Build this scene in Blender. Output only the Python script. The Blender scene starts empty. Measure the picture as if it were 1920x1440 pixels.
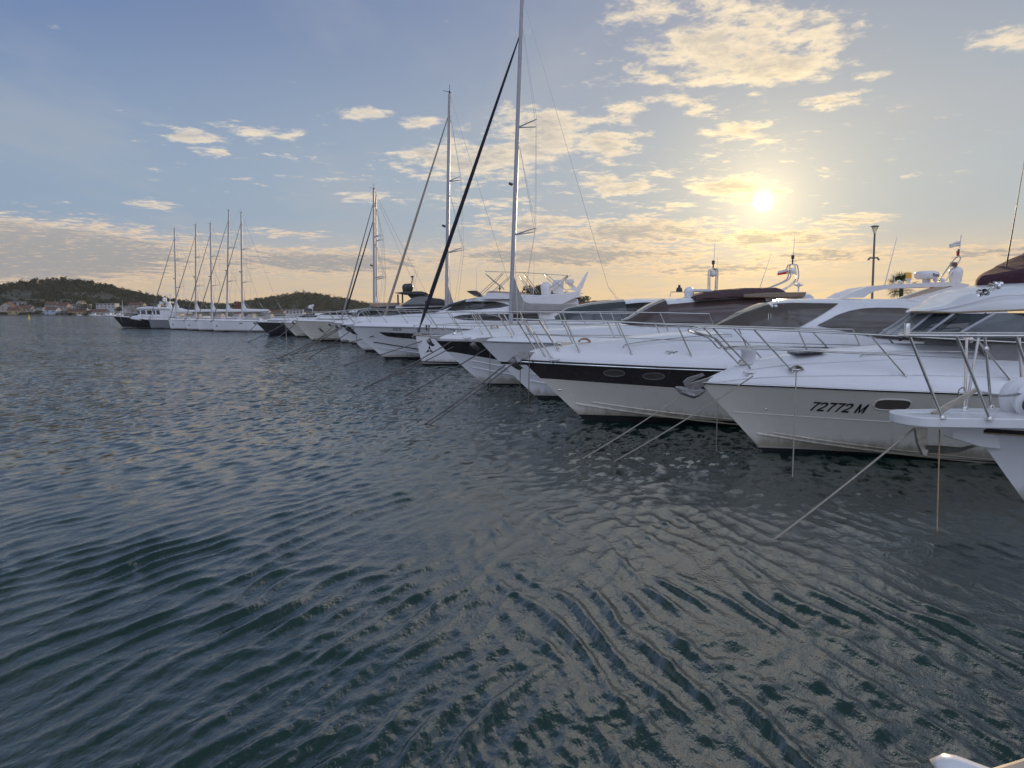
import bpy, bmesh, math, random
import numpy as np
from mathutils import Vector, Matrix
rad = math.radians
random.seed(7)
SC = bpy.context.scene
COL = SC.collection
# ------------------------------------------------------------------ camera, light, sky
H = 3.5                      # eye height above the water (standing on the pier)
F = 1300.0                   # focal length in pixels of the 1920 wide photograph
PITCH = math.atan(135.0 / F)
cam = bpy.data.cameras.new('camera'); camo = bpy.data.objects.new('camera', cam); COL.objects.link(camo)
camo.location = (0, 0, H); camo.rotation_euler = (math.pi / 2 - PITCH, 0, 0)
cam.sensor_width = 36; cam.lens = 36 * F / 1920; cam.clip_start = 0.1; cam.clip_end = 9000
SC.camera = camo
SC.view_settings.view_transform = 'Standard'; SC.view_settings.look = 'None'
SC.view_settings.exposure = 1.0; SC.view_settings.gamma = 1.0
SUN_AZ, SUN_EL = 19.5, 8.3
sd = Vector((math.sin(rad(SUN_AZ)) * math.cos(rad(SUN_EL)), math.cos(rad(SUN_AZ)) * math.cos(rad(SUN_EL)), math.sin(rad(SUN_EL))))
sl = bpy.data.lights.new('sun', 'SUN'); slo = bpy.data.objects.new('sun', sl); COL.objects.link(slo)
sl.energy = 2.0; sl.angle = rad(0.5); sl.color = (1.0, 0.72, 0.42)
slo.rotation_euler = sd.to_track_quat('Z', 'Y').to_euler()

class NT:
    """short hand for building node trees"""
    def __init__(s, tree): s.t = tree; s.n = tree.nodes; s.l = tree.links; s.n.clear()
    def node(s, kind, **kw):
        n = s.n.new(kind)
        for k, v in kw.items(): setattr(n, k, v)
        return n
    def put(s, sock, v):
        if v is None: return
        if isinstance(v, bpy.types.NodeSocket): s.l.new(v, sock)
        else:
            try: sock.default_value = v
            except Exception: sock.default_value = tuple(v) + (1,)
    def m(s, op, a, b=None, c=None, clamp=False):
        n = s.node('ShaderNodeMath', operation=op, use_clamp=clamp)
        s.put(n.inputs[0], a); s.put(n.inputs[1], b); s.put(n.inputs[2], c)
        return n.outputs[0]
    def vm(s, op, a, b=None):
        n = s.node('ShaderNodeVectorMath', operation=op)
        s.put(n.inputs[0], a)
        if b is not None: s.put(n.inputs[3 if op == 'SCALE' else 1], b)
        return n.outputs[1 if op in ('DOT_PRODUCT', 'LENGTH', 'DISTANCE') else 0]
    def comb(s, x, y, z):
        n = s.node('ShaderNodeCombineXYZ')
        for i, v in enumerate((x, y, z)): s.put(n.inputs[i], v)
        return n.outputs[0]
    def sep(s, v):
        n = s.node('ShaderNodeSeparateXYZ'); s.put(n.inputs[0], v); return n.outputs
    def noise(s, vec, scale, detail=6, rough=.55, lac=2.0, dist=0.0, dim='3D', w=None):
        n = s.node('ShaderNodeTexNoise', noise_dimensions=dim)
        s.put(n.inputs['Vector'], vec); n.inputs['Scale'].default_value = scale; n.inputs['Detail'].default_value = detail
        n.inputs['Roughness'].default_value = rough; n.inputs['Lacunarity'].default_value = lac; n.inputs['Distortion'].default_value = dist
        if w is not None: s.put(n.inputs['W'], w)
        return n.outputs[0]
    def step(s, v, a, b, lo=0.0, hi=1.0):
        n = s.node('ShaderNodeMapRange', interpolation_type='SMOOTHSTEP')
        for i, x in enumerate((v, a, b, lo, hi)): s.put(n.inputs[i], x)
        return n.outputs[0]
    def lin(s, v, a, b, lo=0.0, hi=1.0):
        n = s.node('ShaderNodeMapRange')
        for i, x in enumerate((v, a, b, lo, hi)): s.put(n.inputs[i], x)
        return n.outputs[0]
    def mix(s, f, a, b, mode='MIX'):
        n = s.node('ShaderNodeMix', data_type='RGBA', blend_type=mode)
        s.put(n.inputs[0], f); s.put(n.inputs[6], a); s.put(n.inputs[7], b)
        return n.outputs[2]

def make_world():
    w = bpy.data.worlds.new('World'); SC.world = w; w.use_nodes = True
    t = NT(w.node_tree)
    sky = t.node('ShaderNodeTexSky', sky_type='NISHITA', sun_disc=False)
    sky.sun_elevation = rad(SUN_EL); sky.sun_rotation = rad(SUN_AZ)
    sky.air_density = 1.0; sky.dust_density = 1.5; sky.ozone_density = 2.0; sky.altitude = 0
    d = t.vm('NORMALIZE', t.node('ShaderNodeTexCoord').outputs['Generated'])
    x, y, z = t.sep(d)
    el = t.m('MULTIPLY', t.m('ARCSINE', z), 57.29578)
    az = t.m('MULTIPLY', t.m('ARCTAN2', x, y), 57.29578)
    cs = t.m('MAXIMUM', t.vm('DOT_PRODUCT', d, tuple(sd)), 0.0)
    ang = t.m('MULTIPLY', t.m('ARCCOSINE', t.m('MINIMUM', cs, 0.9999999)), 57.29578)   # degrees from the sun
    zz = t.m('ADD', t.m('MAXIMUM', z, 0.0), 0.05)
    q = t.vm('SCALE', t.comb(x, t.m('MULTIPLY', y, 1.0), 0.0), t.m('DIVIDE', 1.0, zz))
    # where clouds stand: (azimuth, elevation, half width, half height, weight), degrees
    blobs = [(10.0, 28.0, 16.0, 3.4, 1.0), (16.0, 34.5, 17.0, 3.2, 1.0), (8.0, 11.0, 26.0, 5.0, .36), (-12.0, 11.0, 18.0, 3.0, .30), (16.5, 19.3, 10.0, 4.2, .80), (20.0, 17.5, 6.0, 2.0, .85), (11.0, 21.5, 5, 2.5, .55), (9.0, 15.3, 2.2, 1.2, .75), (34.5, 17.2, 3.2, 1.2, .55),  # first two: unseen cloud above the view, added to light up the water
             (17.5, 13.6, 4.0, 0.9, .8), (24.5, 15.0, 2.6, .8, .7), (26.0, 16.3, 2.0, .6, .5),
             (-11.7, 15.1, 2.6, .75, .9), (-7.5, 14.6, 2.0, .6, .75), (-3.0, 11.8, 7.0, 1.9, .9), (3.0, 14.6, 5.5, 1.6, .85), (6.8, 13.0, 3.0, 1.5, .9), (9.0, 9.8, 3.0, .9, .9), (-18.6, 13.1, 4.0, .8, .72), (-22.5, 11.6, 2.0, .5, .7), (-24.3, 12.7, 2.8, .75, .74), (-4.5, 12.0, 6.0, 1.8, .85), (2.5, 13.5, 6.0, 2.0, .85),
             (5.5, 13.5, 3.2, 1.6, .7), (-12, 9.0, 2.6, .7, .6), (-26.5, 7.7, 3.0, .45, .6), (7.0, 10.3, 2.6, .8, .8), (13.0, 8.2, 2.6, .5, .7),
             (17.0, 9.5, 4.0, 1.0, 1.0), (18.6, 8.6, 2.2, .55, 1.0), (20.8, 9.0, 1.6, .4, .8), (25.5, 6.7, 3.8, .55, .8), (-3.0, 8.8, 8.0, .9, .55), (2.0, 7.0, 7, 1.1, .85), (30.0, 9.4, 3.5, .3, .35),
             (10.0, 6.4, 9.0, 1.3, .95), (20.0, 5.6, 7.0, .9, .9), (4.0, 4.6, 14.0, 1.3, .95), (24, 4.2, 8.0, .9, .8), (35, 4.0, 6.0, .8, .8),
             (-38, 4.0, 15.0, 2.3, 1.5), (-15, 3.9, 12.0, 1.3, .95), (-18.0, 6.0, 5.0, .5, .6), (16.0, 3.3, 9, 0.8, .8)]
    cover = None
    for a, e, wa, we, k in blobs:
        ua = t.m('MULTIPLY', t.m('SUBTRACT', az, a), 1 / wa); ue = t.m('MULTIPLY', t.m('SUBTRACT', el, e), 1 / we)
        g = t.m('MULTIPLY', t.m('EXPONENT', t.m('MULTIPLY', t.m('MULTIPLY_ADD', ua, ua, t.m('MULTIPLY', ue, ue)), -1.0)), k)
        cover = g if cover is None else t.m('MAXIMUM', cover, g)
    # unseen sky behind the viewer: cloud added to brighten the shaded hulls
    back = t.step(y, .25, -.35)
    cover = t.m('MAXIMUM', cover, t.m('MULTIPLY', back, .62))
    wob = t.noise(q, 1.3, 3, .6)
    def field(p):
        return t.m('ADD', t.m('MULTIPLY', t.noise(p, 4.2, 9, .62, 2.1, .2), .62), t.m('MULTIPLY', t.noise(p, 11.0, 8, .66, 2.2, .35), .38))
    f1 = field(q)
    tosun = t.vm('SCALE', t.comb(sd.x, sd.y, 0.0), 0.10)
    f2 = field(t.vm('ADD', q, tosun))
    thr = t.m('SUBTRACT', .665, t.m('MULTIPLY', cover, .34))
    den = t.m('SUBTRACT', f1, thr)                                   # >0 inside a cloud
    alpha = t.step(den, -.045, .11)
    low = t.step(el, 9.5, 3.0)                                       # low clouds: greyer, thicker
    thick = t.step(den, t.lin(low, 0, 1, .03, .045), t.lin(low, 0, 1, .17, .12))
    rim = t.lin(t.m('SUBTRACT', f1, f2), -.10, .14)
    glowc = t.m('EXPONENT', t.m('MULTIPLY', ang, -1 / 8.0))
    glows = t.m('EXPONENT', t.m('MULTIPLY', ang, -1 / 3.0))
    # clear air: the physical sky, a little warm veil towards the horizon
    base = t.vm('SCALE', sky.outputs[0], .10)
    lum = t.vm('DOT_PRODUCT', base, (.3, .5, .2))
    base = t.vm('SCALE', base, t.m('DIVIDE', .78, t.m('ADD', 1.0, t.m('MULTIPLY', lum, 2.6))))
    base = t.mix(1.0, base, (.92, .96, 1.12), 'MULTIPLY')
    azf = t.lin(az, -36, 26)
    upper = t.mix(azf, (.066, .104, .215), (.150, .180, .235))
    middle = t.mix(azf, (.150, .200, .275), (.225, .260, .285))
    lowc = t.mix(azf, (.34, .265, .20), (.46, .345, .20))
    air = t.mix(t.step(el, 25, 48), upper, (.040, .062, .070))
    air = t.mix(t.step(el, 25, 9), air, middle)
    air = t.mix(t.step(el, 7.5, .5), air, lowc)
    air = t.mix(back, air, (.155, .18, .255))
    veils = t.m('MULTIPLY', t.step(t.noise(t.vm('MULTIPLY', q, (1, .5, 1)), 1.1, 5, .55), .45, .70), .45)
    air = t.mix(veils, air, (.235, .245, .265))
    base = t.mix(t.lin(el, 24, 40, .78, .93), base, air)
    # cloud colour
    lit = t.mix(low, (.43, .375, .30), (.43, .31, .20))
    shd = t.mix(low, (.235, .225, .225), (.172, .170, .172))
    core = t.m('SUBTRACT', t.m('MULTIPLY', thick, t.m('ADD', .85, t.m('MULTIPLY', low, .35))), t.m('MULTIPLY', t.m('SUBTRACT', rim, .42), 1.1), clamp=True)
    mott = t.m('MULTIPLY', t.step(t.noise(t.vm('ADD', q, (3.1, 1.7, 0)), 9.5, 7, .62, 2.1, .3), .46, .62), t.m('MULTIPLY', thick, t.lin(low, 0, 1, .75, .35)))
    core = t.m('MAXIMUM', core, mott)
    cc = t.mix(core, lit, shd)
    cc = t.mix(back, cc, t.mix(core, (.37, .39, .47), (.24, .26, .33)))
    cc = t.mix(1.0, cc, t.mix(glowc, (1, 1, 1), (1.9, 1.6, 1.0)), 'MULTIPLY')
    cc = t.vm('MULTIPLY', cc, t.mix(t.step(el, 23.5, 30), (1, 1, 1), (1.70, 1.88, 2.10)))  # high cloud out of view made brighter for the water's reflections
    colr = t.mix(t.m('MULTIPLY', alpha, .94), base, cc)
    # the sun and its aureole, veiled by the cloud in front
    veil = t.m('SUBTRACT', 1.0, t.m('MULTIPLY', t.m('MULTIPLY', thick, alpha), .55))
    g1 = t.m('MULTIPLY', t.m('MULTIPLY', t.m('EXPONENT', t.m('MULTIPLY', t.m('POWER', t.m('MULTIPLY', ang, 1 / .40), 2.0), -1.0)), 14.0), t.lin(f1, .35, .62, 1.0, .35))
    add = t.vm('SCALE', (1.0, .74, .32), t.m('ADD', g1, t.m('MULTIPLY', t.m('ADD', t.m('MULTIPLY', glows, .38), t.m('MULTIPLY', glowc, .085)), veil)))
    colr = t.vm('ADD', colr, add)
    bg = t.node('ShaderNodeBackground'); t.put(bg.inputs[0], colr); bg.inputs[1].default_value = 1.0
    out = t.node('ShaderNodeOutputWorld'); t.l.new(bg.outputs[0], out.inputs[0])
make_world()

# ------------------------------------------------------------------ measuring helpers
CP, SP = math.cos(PITCH), math.sin(PITCH)
def ray(px, py):
    cx, cy = (px - 960) / F, (720 - py) / F
    return Vector((cx, CP + cy * SP, -SP + cy * CP))
def P(px, py, Y):            # the point of the pixel's ray at distance Y
    d = ray(px, py); return Vector((0, 0, H)) + d * (Y / d.y)
def W(px, py):               # where the ray meets the water
    d = ray(px, py); return Vector((0, 0, H)) + d * (-H / d.z)
def XZ(pts, Y):
    r = [P(a, b, Y) for a, b in pts]; return [(p.x, p.z) for p in r]
def interp(x, pts):
    return float(np.interp(x, [p[0] for p in pts], [p[1] for p in pts]))

# ------------------------------------------------------------------ meshes
class MB:
    def __init__(s): s.v = []; s.f = []
    def add(s, vs, fs):
        o = len(s.v); s.v += [tuple(v) for v in vs]; s.f += [tuple(i + o for i in f) for f in fs]; return s
    def grid(s, rows, cu=False, cv=False):
        n, m = len(rows), len(rows[0]); vs = [p for r in rows for p in r]; fs = []
        for i in range(n if cu else n - 1):
            for j in range(m if cv else m - 1):
                a, b = i, (i + 1) % n; c, d = j, (j + 1) % m
                fs.append((a * m + c, a * m + d, b * m + d, b * m + c))
        return s.add(vs, fs)
    def tube(s, path, r, n=8, r2=None, closed=False, cap=True):
        path = [Vector(p) for p in path]; m = len(path); rows = []; up = None
        for i, p in enumerate(path):
            if closed: d = path[(i + 1) % m] - path[i - 1]
            else: d = path[min(i + 1, m - 1)] - path[max(i - 1, 0)]
            if d.length < 1e-9: d = Vector((0, 0, 1))
            d.normalize()
            if up is None: up = Vector((0, 0, 1)) if abs(d.z) < .9 else Vector((1, 0, 0))
            a = up - d * up.dot(d)
            if a.length < 1e-5: a = d.orthogonal()
            a.normalize(); b = d.cross(a); up = a
            rr = r if r2 is None else r + (r2 - r) * i / max(1, m - 1)
            rows.append([p + a * (rr * math.cos(2 * math.pi * k / n)) + b * (rr * math.sin(2 * math.pi * k / n)) for k in range(n)])
        o = len(s.v); s.grid(rows, closed, True)
        if cap and not closed:
            s.f.append(tuple(o + k for k in range(n))[::-1]); s.f.append(tuple(o + (m - 1) * n + k for k in range(n)))
        return s
    def box(s, c, size, rot=None):
        vs = [Vector((x * size[0] / 2, y * size[1] / 2, z * size[2] / 2)) for x in (-1, 1) for y in (-1, 1) for z in (-1, 1)]
        if rot is not None: vs = [rot @ v for v in vs]
        return s.add([Vector(c) + v for v in vs], [(0, 1, 3, 2), (4, 6, 7, 5), (0, 4, 5, 1), (2, 3, 7, 6), (0, 2, 6, 4), (1, 5, 7, 3)])
    def prism(s, pts, off):      # closed outline (3D points) swept by the vector off
        pts = [Vector(p) for p in pts]; off = Vector(off); n = len(pts)
        return s.add(pts + [p + off for p in pts], [tuple(range(n))[::-1], tuple(range(n, 2 * n))] + [(i, (i + 1) % n, (i + 1) % n + n, i + n) for i in range(n)])
    def lathe(s, c, prof, n=16, rot=None):   # prof: (radius, height) pairs
        rows = []
        for r, h in prof:
            ring = [Vector((r * math.cos(2 * math.pi * k / n), r * math.sin(2 * math.pi * k / n), h)) for k in range(n)]
            if rot is not None: ring = [rot @ v for v in ring]
            rows.append([Vector(c) + v for v in ring])
        return s.grid(rows, False, True)
    def ball(s, c, r, n=12, sq=(1, 1, 1), rot=None):
        rows = []
        for i in range(n // 2 + 1):
            th = math.pi * i / (n // 2)
            ring = [Vector((sq[0] * r * math.sin(th) * math.cos(2 * math.pi * k / n), sq[1] * r * math.sin(th) * math.sin(2 * math.pi * k / n), sq[2] * r * math.cos(th))) for k in range(n)]
            if rot is not None: ring = [rot @ v for v in ring]
            rows.append([Vector(c) + v for v in ring])
        return s.grid(rows, False, True)
    def build(s, name, mat, parent=None, sharp=38, bevel=0, weld=True, solid=0):
        me = bpy.data.meshes.new(name); o3 = parent.location if parent is not None else Vector()
        if parent is not None and parent.parent is not None: o3 = parent.location + parent.parent.location
        o3 = ORIGIN.get(parent.name, Vector()) if parent is not None else Vector()
        me.from_pydata([(a - o3.x, b - o3.y, c - o3.z) for a, b, c in s.v], [], s.f)
        bm = bmesh.new(); bm.from_mesh(me)
        if weld: bmesh.ops.remove_doubles(bm, verts=bm.verts, dist=1e-5)
        bmesh.ops.recalc_face_normals(bm, faces=bm.faces)
        bm.to_mesh(me); bm.free()
        me.polygons.foreach_set('use_smooth', [True] * len(me.polygons))
        me.set_sharp_from_angle(angle=rad(sharp))
        me.materials.append(mat)
        o = bpy.data.objects.new(name, me); COL.objects.link(o)
        if parent is not None: o.parent = parent; ORIGIN[o.name] = o3
        if solid:
            q = o.modifiers.new('thick', 'SOLIDIFY'); q.thickness = solid; q.offset = 0
        if bevel:
            q = o.modifiers.new('bevel', 'BEVEL'); q.width = bevel; q.segments = 2; q.limit_method = 'ANGLE'; q.angle_limit = rad(40)
        return o
ORIGIN = {}
def thing(name, label, cat, loc, group=None):
    o = bpy.data.objects.new(name, None); COL.objects.link(o); o.location = loc; o.empty_display_size = .3
    o['label'] = label; o['category'] = cat
    if group: o['group'] = group
    ORIGIN[o.name] = Vector(loc); return o
def tag(o, label, cat, group=None):
    o['label'] = label; o['category'] = cat
    if group: o['group'] = group
    return o
def arc(pts, n=8):
    """smooth curve (Catmull-Rom) through the points"""
    pts = [Vector(p) for p in pts]; q = [pts[0] * 2 - pts[1]] + pts + [pts[-1] * 2 - pts[-2]]; out = []
    for i in range(1, len(q) - 2):
        a, b, c, d = q[i - 1:i + 3]
        for k in range(n):
            u = k / n
            out.append(.5 * ((2 * b) + (c - a) * u + (2 * a - 5 * b + 4 * c - d) * u * u + (3 * b - a - 3 * c + d) * u ** 3))
    return out + [pts[-1]]

# ------------------------------------------------------------------ materials
MAT = {}
def mat(name, col, rough=.4, metal=0.0, var=.06, vscale=3.0, bump=0.0, bscale=40, coat=0.0, spec=.5, trans=0.0, ior=1.45, scum=0.0):
    if name in MAT: return MAT[name]
    m = bpy.data.materials.new(name); m.use_nodes = True; t = NT(m.node_tree)
    b = t.node('ShaderNodeBsdfPrincipled'); o = t.node('ShaderNodeOutputMaterial'); t.l.new(b.outputs[0], o.inputs[0])
    co = t.node('ShaderNodeTexCoord').outputs['Object']
    n = t.noise(co, vscale, 5, .6)
    c = t.mix(t.lin(n, .3, .7), tuple(x * (1 - var) for x in col), tuple(min(1, x * (1 + var)) for x in col))
    if scum:      # weed and rust tint along the waterline, faint vertical runs
        g = t.node('ShaderNodeNewGeometry').outputs['Position']; gx, gy, gz = t.sep(g)
        st = t.noise(t.comb(t.m('MULTIPLY', gx, 3.0), t.m('MULTIPLY', gy, 3.0), t.m('MULTIPLY', gz, .5)), 1.6, 5, .65)
        hgt = t.m('ADD', gz, t.m('MULTIPLY', st, -.55))
        c = t.mix(t.m('MULTIPLY', t.step(hgt, .22, -.12), scum), c, (.26, .22, .14))
        c = t.mix(t.m('MULTIPLY', t.step(st, .56, .74), scum * .22), c, (.42, .36, .27))
    t.put(b.inputs['Base Color'], c)
    t.put(b.inputs['Roughness'], t.lin(t.noise(co, vscale * 2.3, 4, .6), .3, .7, rough * .85, min(1, rough * 1.15)))
    b.inputs['Metallic'].default_value = metal; b.inputs['Coat Weight'].default_value = coat; b.inputs['Coat Roughness'].default_value = .06
    b.inputs['Specular IOR Level'].default_value = spec; b.inputs['Transmission Weight'].default_value = trans; b.inputs['IOR'].default_value = ior
    if bump:
        k = t.node('ShaderNodeBump'); k.inputs['Strength'].default_value = bump; k.inputs['Distance'].default_value = .01
        t.put(k.inputs['Height'], t.noise(co, bscale, 4, .6)); t.put(b.inputs['Normal'], k.outputs[0])
    MAT[name] = m; return m
WHITE = mat('white_gelcoat', (.78, .77, .78), .22, var=.03, vscale=.8, coat=.25, scum=.7)
CREAM = mat('cream_gelcoat', (.74, .69, .60), .25, var=.03, vscale=.8, coat=.25, scum=.8)
DULLWHITE = mat('dull_white', (.70, .70, .70), .5, var=.06)
BROWNBAND = mat('dark_brown_band', (.035, .024, .024), .25, coat=.2)
BLACKBAND = mat('black_band', (.014, .013, .014), .25, coat=.2)
NAVY = mat('navy_paint', (.010, .011, .018), .25, coat=.2)
ANTIFOUL = mat('antifouling', (.012, .012, .015), .7, var=.3)
STEEL = mat('stainless_steel', (.62, .60, .57), .16, metal=1.0, var=.08)
GALV = mat('galvanised_steel', (.40, .39, .38), .42, metal=.8, var=.25, vscale=12, bump=.3)
BRONZE = mat('weathered_bronze', (.40, .31, .19), .42, metal=.7, var=.25, vscale=9, bump=.3)
GLASSDK = mat('tinted_glass', (.020, .017, .015), .05, var=.1, spec=.7)
GLASSBR = mat('brown_tinted_glass', (.095, .078, .066), .10, var=.1, spec=.6)
GLASSGR = mat('grey_tinted_glass', (.06, .065, .07), .06, var=.1, spec=.8)
RUBBER = mat('black_rubber', (.02, .02, .02), .55)
BURG = mat('burgundy_canvas', (.060, .020, .032), .85, var=.2, bump=.5, bscale=200)
GREYCAN = mat('grey_canvas', (.30, .29, .28), .9, var=.12, bump=.4, bscale=150)
TANCAN = mat('tan_canvas', (.42, .30, .22), .9, var=.12, bump=.4, bscale=150)
NAVYCAN = mat('navy_canvas', (.018, .020, .035), .9, var=.2, bump=.4, bscale=150)
TEAK = mat('teak', (.22, .13, .07), .6, var=.3, vscale=14)
ROPE = mat('old_rope', (.36, .32, .26), .9, var=.25, vscale=30, bump=.8, bscale=260)
ALU = mat('mast_aluminium', (.40, .40, .43), .45, metal=.1, var=.05)
CHROME = mat('chrome', (.75, .74, .72), .10, metal=1.0, var=.03)
AMBER = mat('amber_lens', (.85, .42, .05), .2)
REDFLAG = mat('red_cloth', (.55, .05, .05), .9)
WHITECLOTH = mat('white_cloth', (.75, .74, .73), .9)
INK = mat('black_lettering', (.012, .012, .016), .45)
GREYPAINT = mat('silver_grey_gelcoat', (.20, .215, .225), .25, coat=.2, var=.03)
DARKGREY = mat('dark_grey_gelcoat', (.035, .036, .038), .3, coat=.2)
LAMPGREY = mat('lamp_post_paint', (.15, .15, .15), .45)
ANCH = mat('anchor_steel', (.24, .23, .22), .42, metal=.8, var=.3, vscale=14, bump=.3)
DARKPOLE = mat('dark_pole_paint', (.05, .05, .055), .45)
# ------------------------------------------------------------------ water
WSLOPE = 1.0
def water_material():
    m = bpy.data.materials.new('sea_water'); m.use_nodes = True; t = NT(m.node_tree)
    b = t.node('ShaderNodeBsdfPrincipled'); o = t.node('ShaderNodeOutputMaterial'); t.l.new(b.outputs[0], o.inputs[0])
    b.inputs['Base Color'].default_value = (.0020, .021, .0175, 1); b.inputs['Roughness'].default_value = .05; b.inputs['IOR'].default_value = 2.05
    g = t.node('ShaderNodeNewGeometry').outputs['Position']
    x, y, z = t.sep(g)
    pa = t.comb(t.m('ADD', t.m('MULTIPLY', x, .93), t.m('MULTIPLY', y, -.36)), t.m('MULTIPLY', t.m('ADD', t.m('MULTIPLY', x, .36), t.m('MULTIPLY', y, .93)), .45), 0.0)
    dist = t.vm('LENGTH', g)
    n1 = t.noise(pa, 8.0, 4, .55, 2.1, .5)           # capillary ripples ~ .2 m, close by
    far = t.step(dist, 7.0, 30.0)
    pb = t.comb(t.m('ADD', t.m('MULTIPLY', x, .97), t.m('MULTIPLY', y, .25)), t.m('MULTIPLY', t.m('ADD', t.m('MULTIPLY', x, -.25), t.m('MULTIPLY', y, .97)), .4), 0.0)
    k0 = t.node('ShaderNodeBump'); t.put(k0.inputs['Strength'], t.lin(far, 0, 1, .6, .2)); k0.inputs['Distance'].default_value = .010
    t.put(k0.inputs['Height'], t.m('ADD', t.noise(pa, 24.0, 3, .55, 2.1, .6), t.noise(pb, 17.0, 3, .55, 2.1, .6)))
    k1 = t.node('ShaderNodeBump'); t.put(k1.inputs['Strength'], t.lin(far, 0, 1, .55, .15)); k1.inputs['Distance'].default_value = .03
    t.put(k1.inputs['Height'], n1); t.l.new(k0.outputs[0], k1.inputs['Normal'])
    # further out the ripples are smaller than a pixel: their slopes tilt the normal directly
    def slope(p, sc, det):
        n = t.node('ShaderNodeTexNoise', noise_dimensions='2D'); t.put(n.inputs['Vector'], p)
        n.inputs['Scale'].default_value = sc; n.inputs['Detail'].default_value = det; n.inputs['Roughness'].default_value = .6
        return t.vm('SUBTRACT', n.outputs['Color'], (.5, .5, .5))
    gust = t.lin(t.noise(t.comb(t.m('MULTIPLY', x, .018), t.m('MULTIPLY', y, .05), 0.0), 1.0, 3, .6), .35, .65, .65, 1.25)
    f2, f3 = t.step(dist, 22.0, 60.0), t.step(dist, 70.0, 200.0)
    sl_ = t.vm('ADD', t.vm('SCALE', slope(pa, 3.4, 2), t.lin(f2, 0, 1, 1.45, 1.2)), t.vm('SCALE', slope(t.vm('SCALE', pa, .36), 3.4, 2), t.lin(f2, 0, 1, .35, 1.1)))
    sl_ = t.vm('ADD', sl_, t.vm('SCALE', slope(t.vm('SCALE', pa, .12), 3.4, 2), t.m('MULTIPLY', f3, .9)))
    sl_ = t.vm('SCALE', t.vm('MULTIPLY', sl_, (1.0, 1.25, 0.0)), t.m('MULTIPLY', t.m('MULTIPLY', far, gust), WSLOPE))
    nn = t.vm('NORMALIZE', t.vm('ADD', k1.outputs[0], sl_))
    t.l.new(nn, b.inputs['Normal'])
    t.put(b.inputs['Roughness'], t.lin(far, 0, 1, .03, .09))
    return m
def smooth(a, b, x):
    t = np.clip((x - a) / (b - a), 0, 1); return t * t * (3 - 2 * t)
def make_water():
    rng = np.random.default_rng(3)
    rs = [1.2]
    while rs[-1] < 4500: rs.append(rs[-1] + max(.014, rs[-1] * .0036))
    rs = np.array(rs)
    th = np.concatenate([np.linspace(-180, -50, 60)[:-1], np.linspace(-50, 50, 960), np.linspace(50, 180, 60)[1:]])
    th = np.radians(th)
    R, T = np.meshgrid(rs, th, indexing='ij'); X = R * np.sin(T); Y = R * np.cos(T)
    res = np.maximum(R * .0036, np.gradient(th)[None, :] * R)
    Z = np.zeros_like(X)
    # slow fields that open and close the wave trains
    def slow(sc, n=7):
        s = np.zeros_like(X)
        for _ in range(n):
            a = rng.uniform(0, 2 * np.pi); k = 2 * np.pi / (sc * rng.uniform(.7, 1.6))
            s += np.sin(k * (X * np.cos(a) + Y * np.sin(a)) + rng.uniform(0, 6.28))
        return s / np.sqrt(n / 2)
    wx = .045 * slow(2.0); wy = .045 * slow(1.8)
    def train(kdir, lam0, lam1, n, spread, amp, mask):
        s = np.zeros_like(X)
        for _ in range(n):
            lam = rng.uniform(lam0, lam1); a = math.atan2(kdir[1], kdir[0]) + rng.normal(0, spread); k = 2 * np.pi / lam
            ph = k * ((X + wx) * math.cos(a) + (Y + wy) * math.sin(a)) + rng.uniform(0, 6.28)
            s += np.sin(ph) * lam * (res < lam / 5) * np.clip((lam / 5 - res) / (lam * .10), 0, 1)
        s *= amp / ((lam0 + lam1) / 2 * math.sqrt(n / 2))
        s = amp * (np.exp(.9 * np.tanh(s / amp / 2) * 2) - 1.3) * .9          # peaked crests, wide troughs
        return s * mask
    side = smooth(-2.5, 2.2, X + .10 * (Y - 7))
    ev = np.clip(.9 + .28 * slow(3.5), .45, 1.25)
    ev2 = np.clip(.9 + .28 * slow(2.6), .45, 1.25)
    calm = 1 - .45 * smooth(2.0, 6.0, X - .0 * Y) * smooth(20, 10, Y) * smooth(5.5, 9, Y)
    Z += train((.88, -.47), .22, .42, 12, .09, .0140, (1 - .75 * side) * ev * calm)
    Z += train((.97, .25), .24, .48, 12, .11, .0150, side * smooth(15, 7, Y) * ev2 * calm)
    Z += train((.5, -.86), .26, .5, 14, .4, .0045, calm * np.clip(.8 + .3 * slow(6), .3, 1.4))
    Z += train((.2, -.98), .8, 1.8, 8, .6, .005, calm)
    Z += train((.88, -.47), .11, .20, 12, .25, .0030, (1 - .6 * side) * calm * ev2)
    Z += train((.97, .25), .11, .20, 12, .3, .0030, side * calm * ev)
    Z += train((.3, -.95), .10, .22, 12, .8, .0022, calm)
    Z *= smooth(0, 2, R)
    n, m2 = X.shape
    v = np.stack([X, Y, Z], -1).reshape(-1, 3).astype(np.float32)
    i, j = np.meshgrid(np.arange(n - 1), np.arange(m2 - 1), indexing='ij'); a = (i * m2 + j).ravel()
    f = np.stack([a, a + 1, a + m2 + 1, a + m2], -1).astype(np.int32)
    me = bpy.data.meshes.new('water'); me.vertices.add(len(v)); me.vertices.foreach_set('co', v.ravel())
    me.loops.add(f.size); me.loops.foreach_set('vertex_index', f[:, ::-1].ravel()); me.polygons.add(len(f))
    me.polygons.foreach_set('loop_start', np.arange(0, f.size, 4, dtype=np.int32)); me.polygons.foreach_set('loop_total', np.full(len(f), 4, dtype=np.int32))
    me.polygons.foreach_set('use_smooth', np.ones(len(f), dtype=bool)); me.update(calc_edges=True); me.validate()
    me.materials.append(water_material())
    o = bpy.data.objects.new('water', me); COL.objects.link(o); o['kind'] = 'structure'
make_water()
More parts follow.
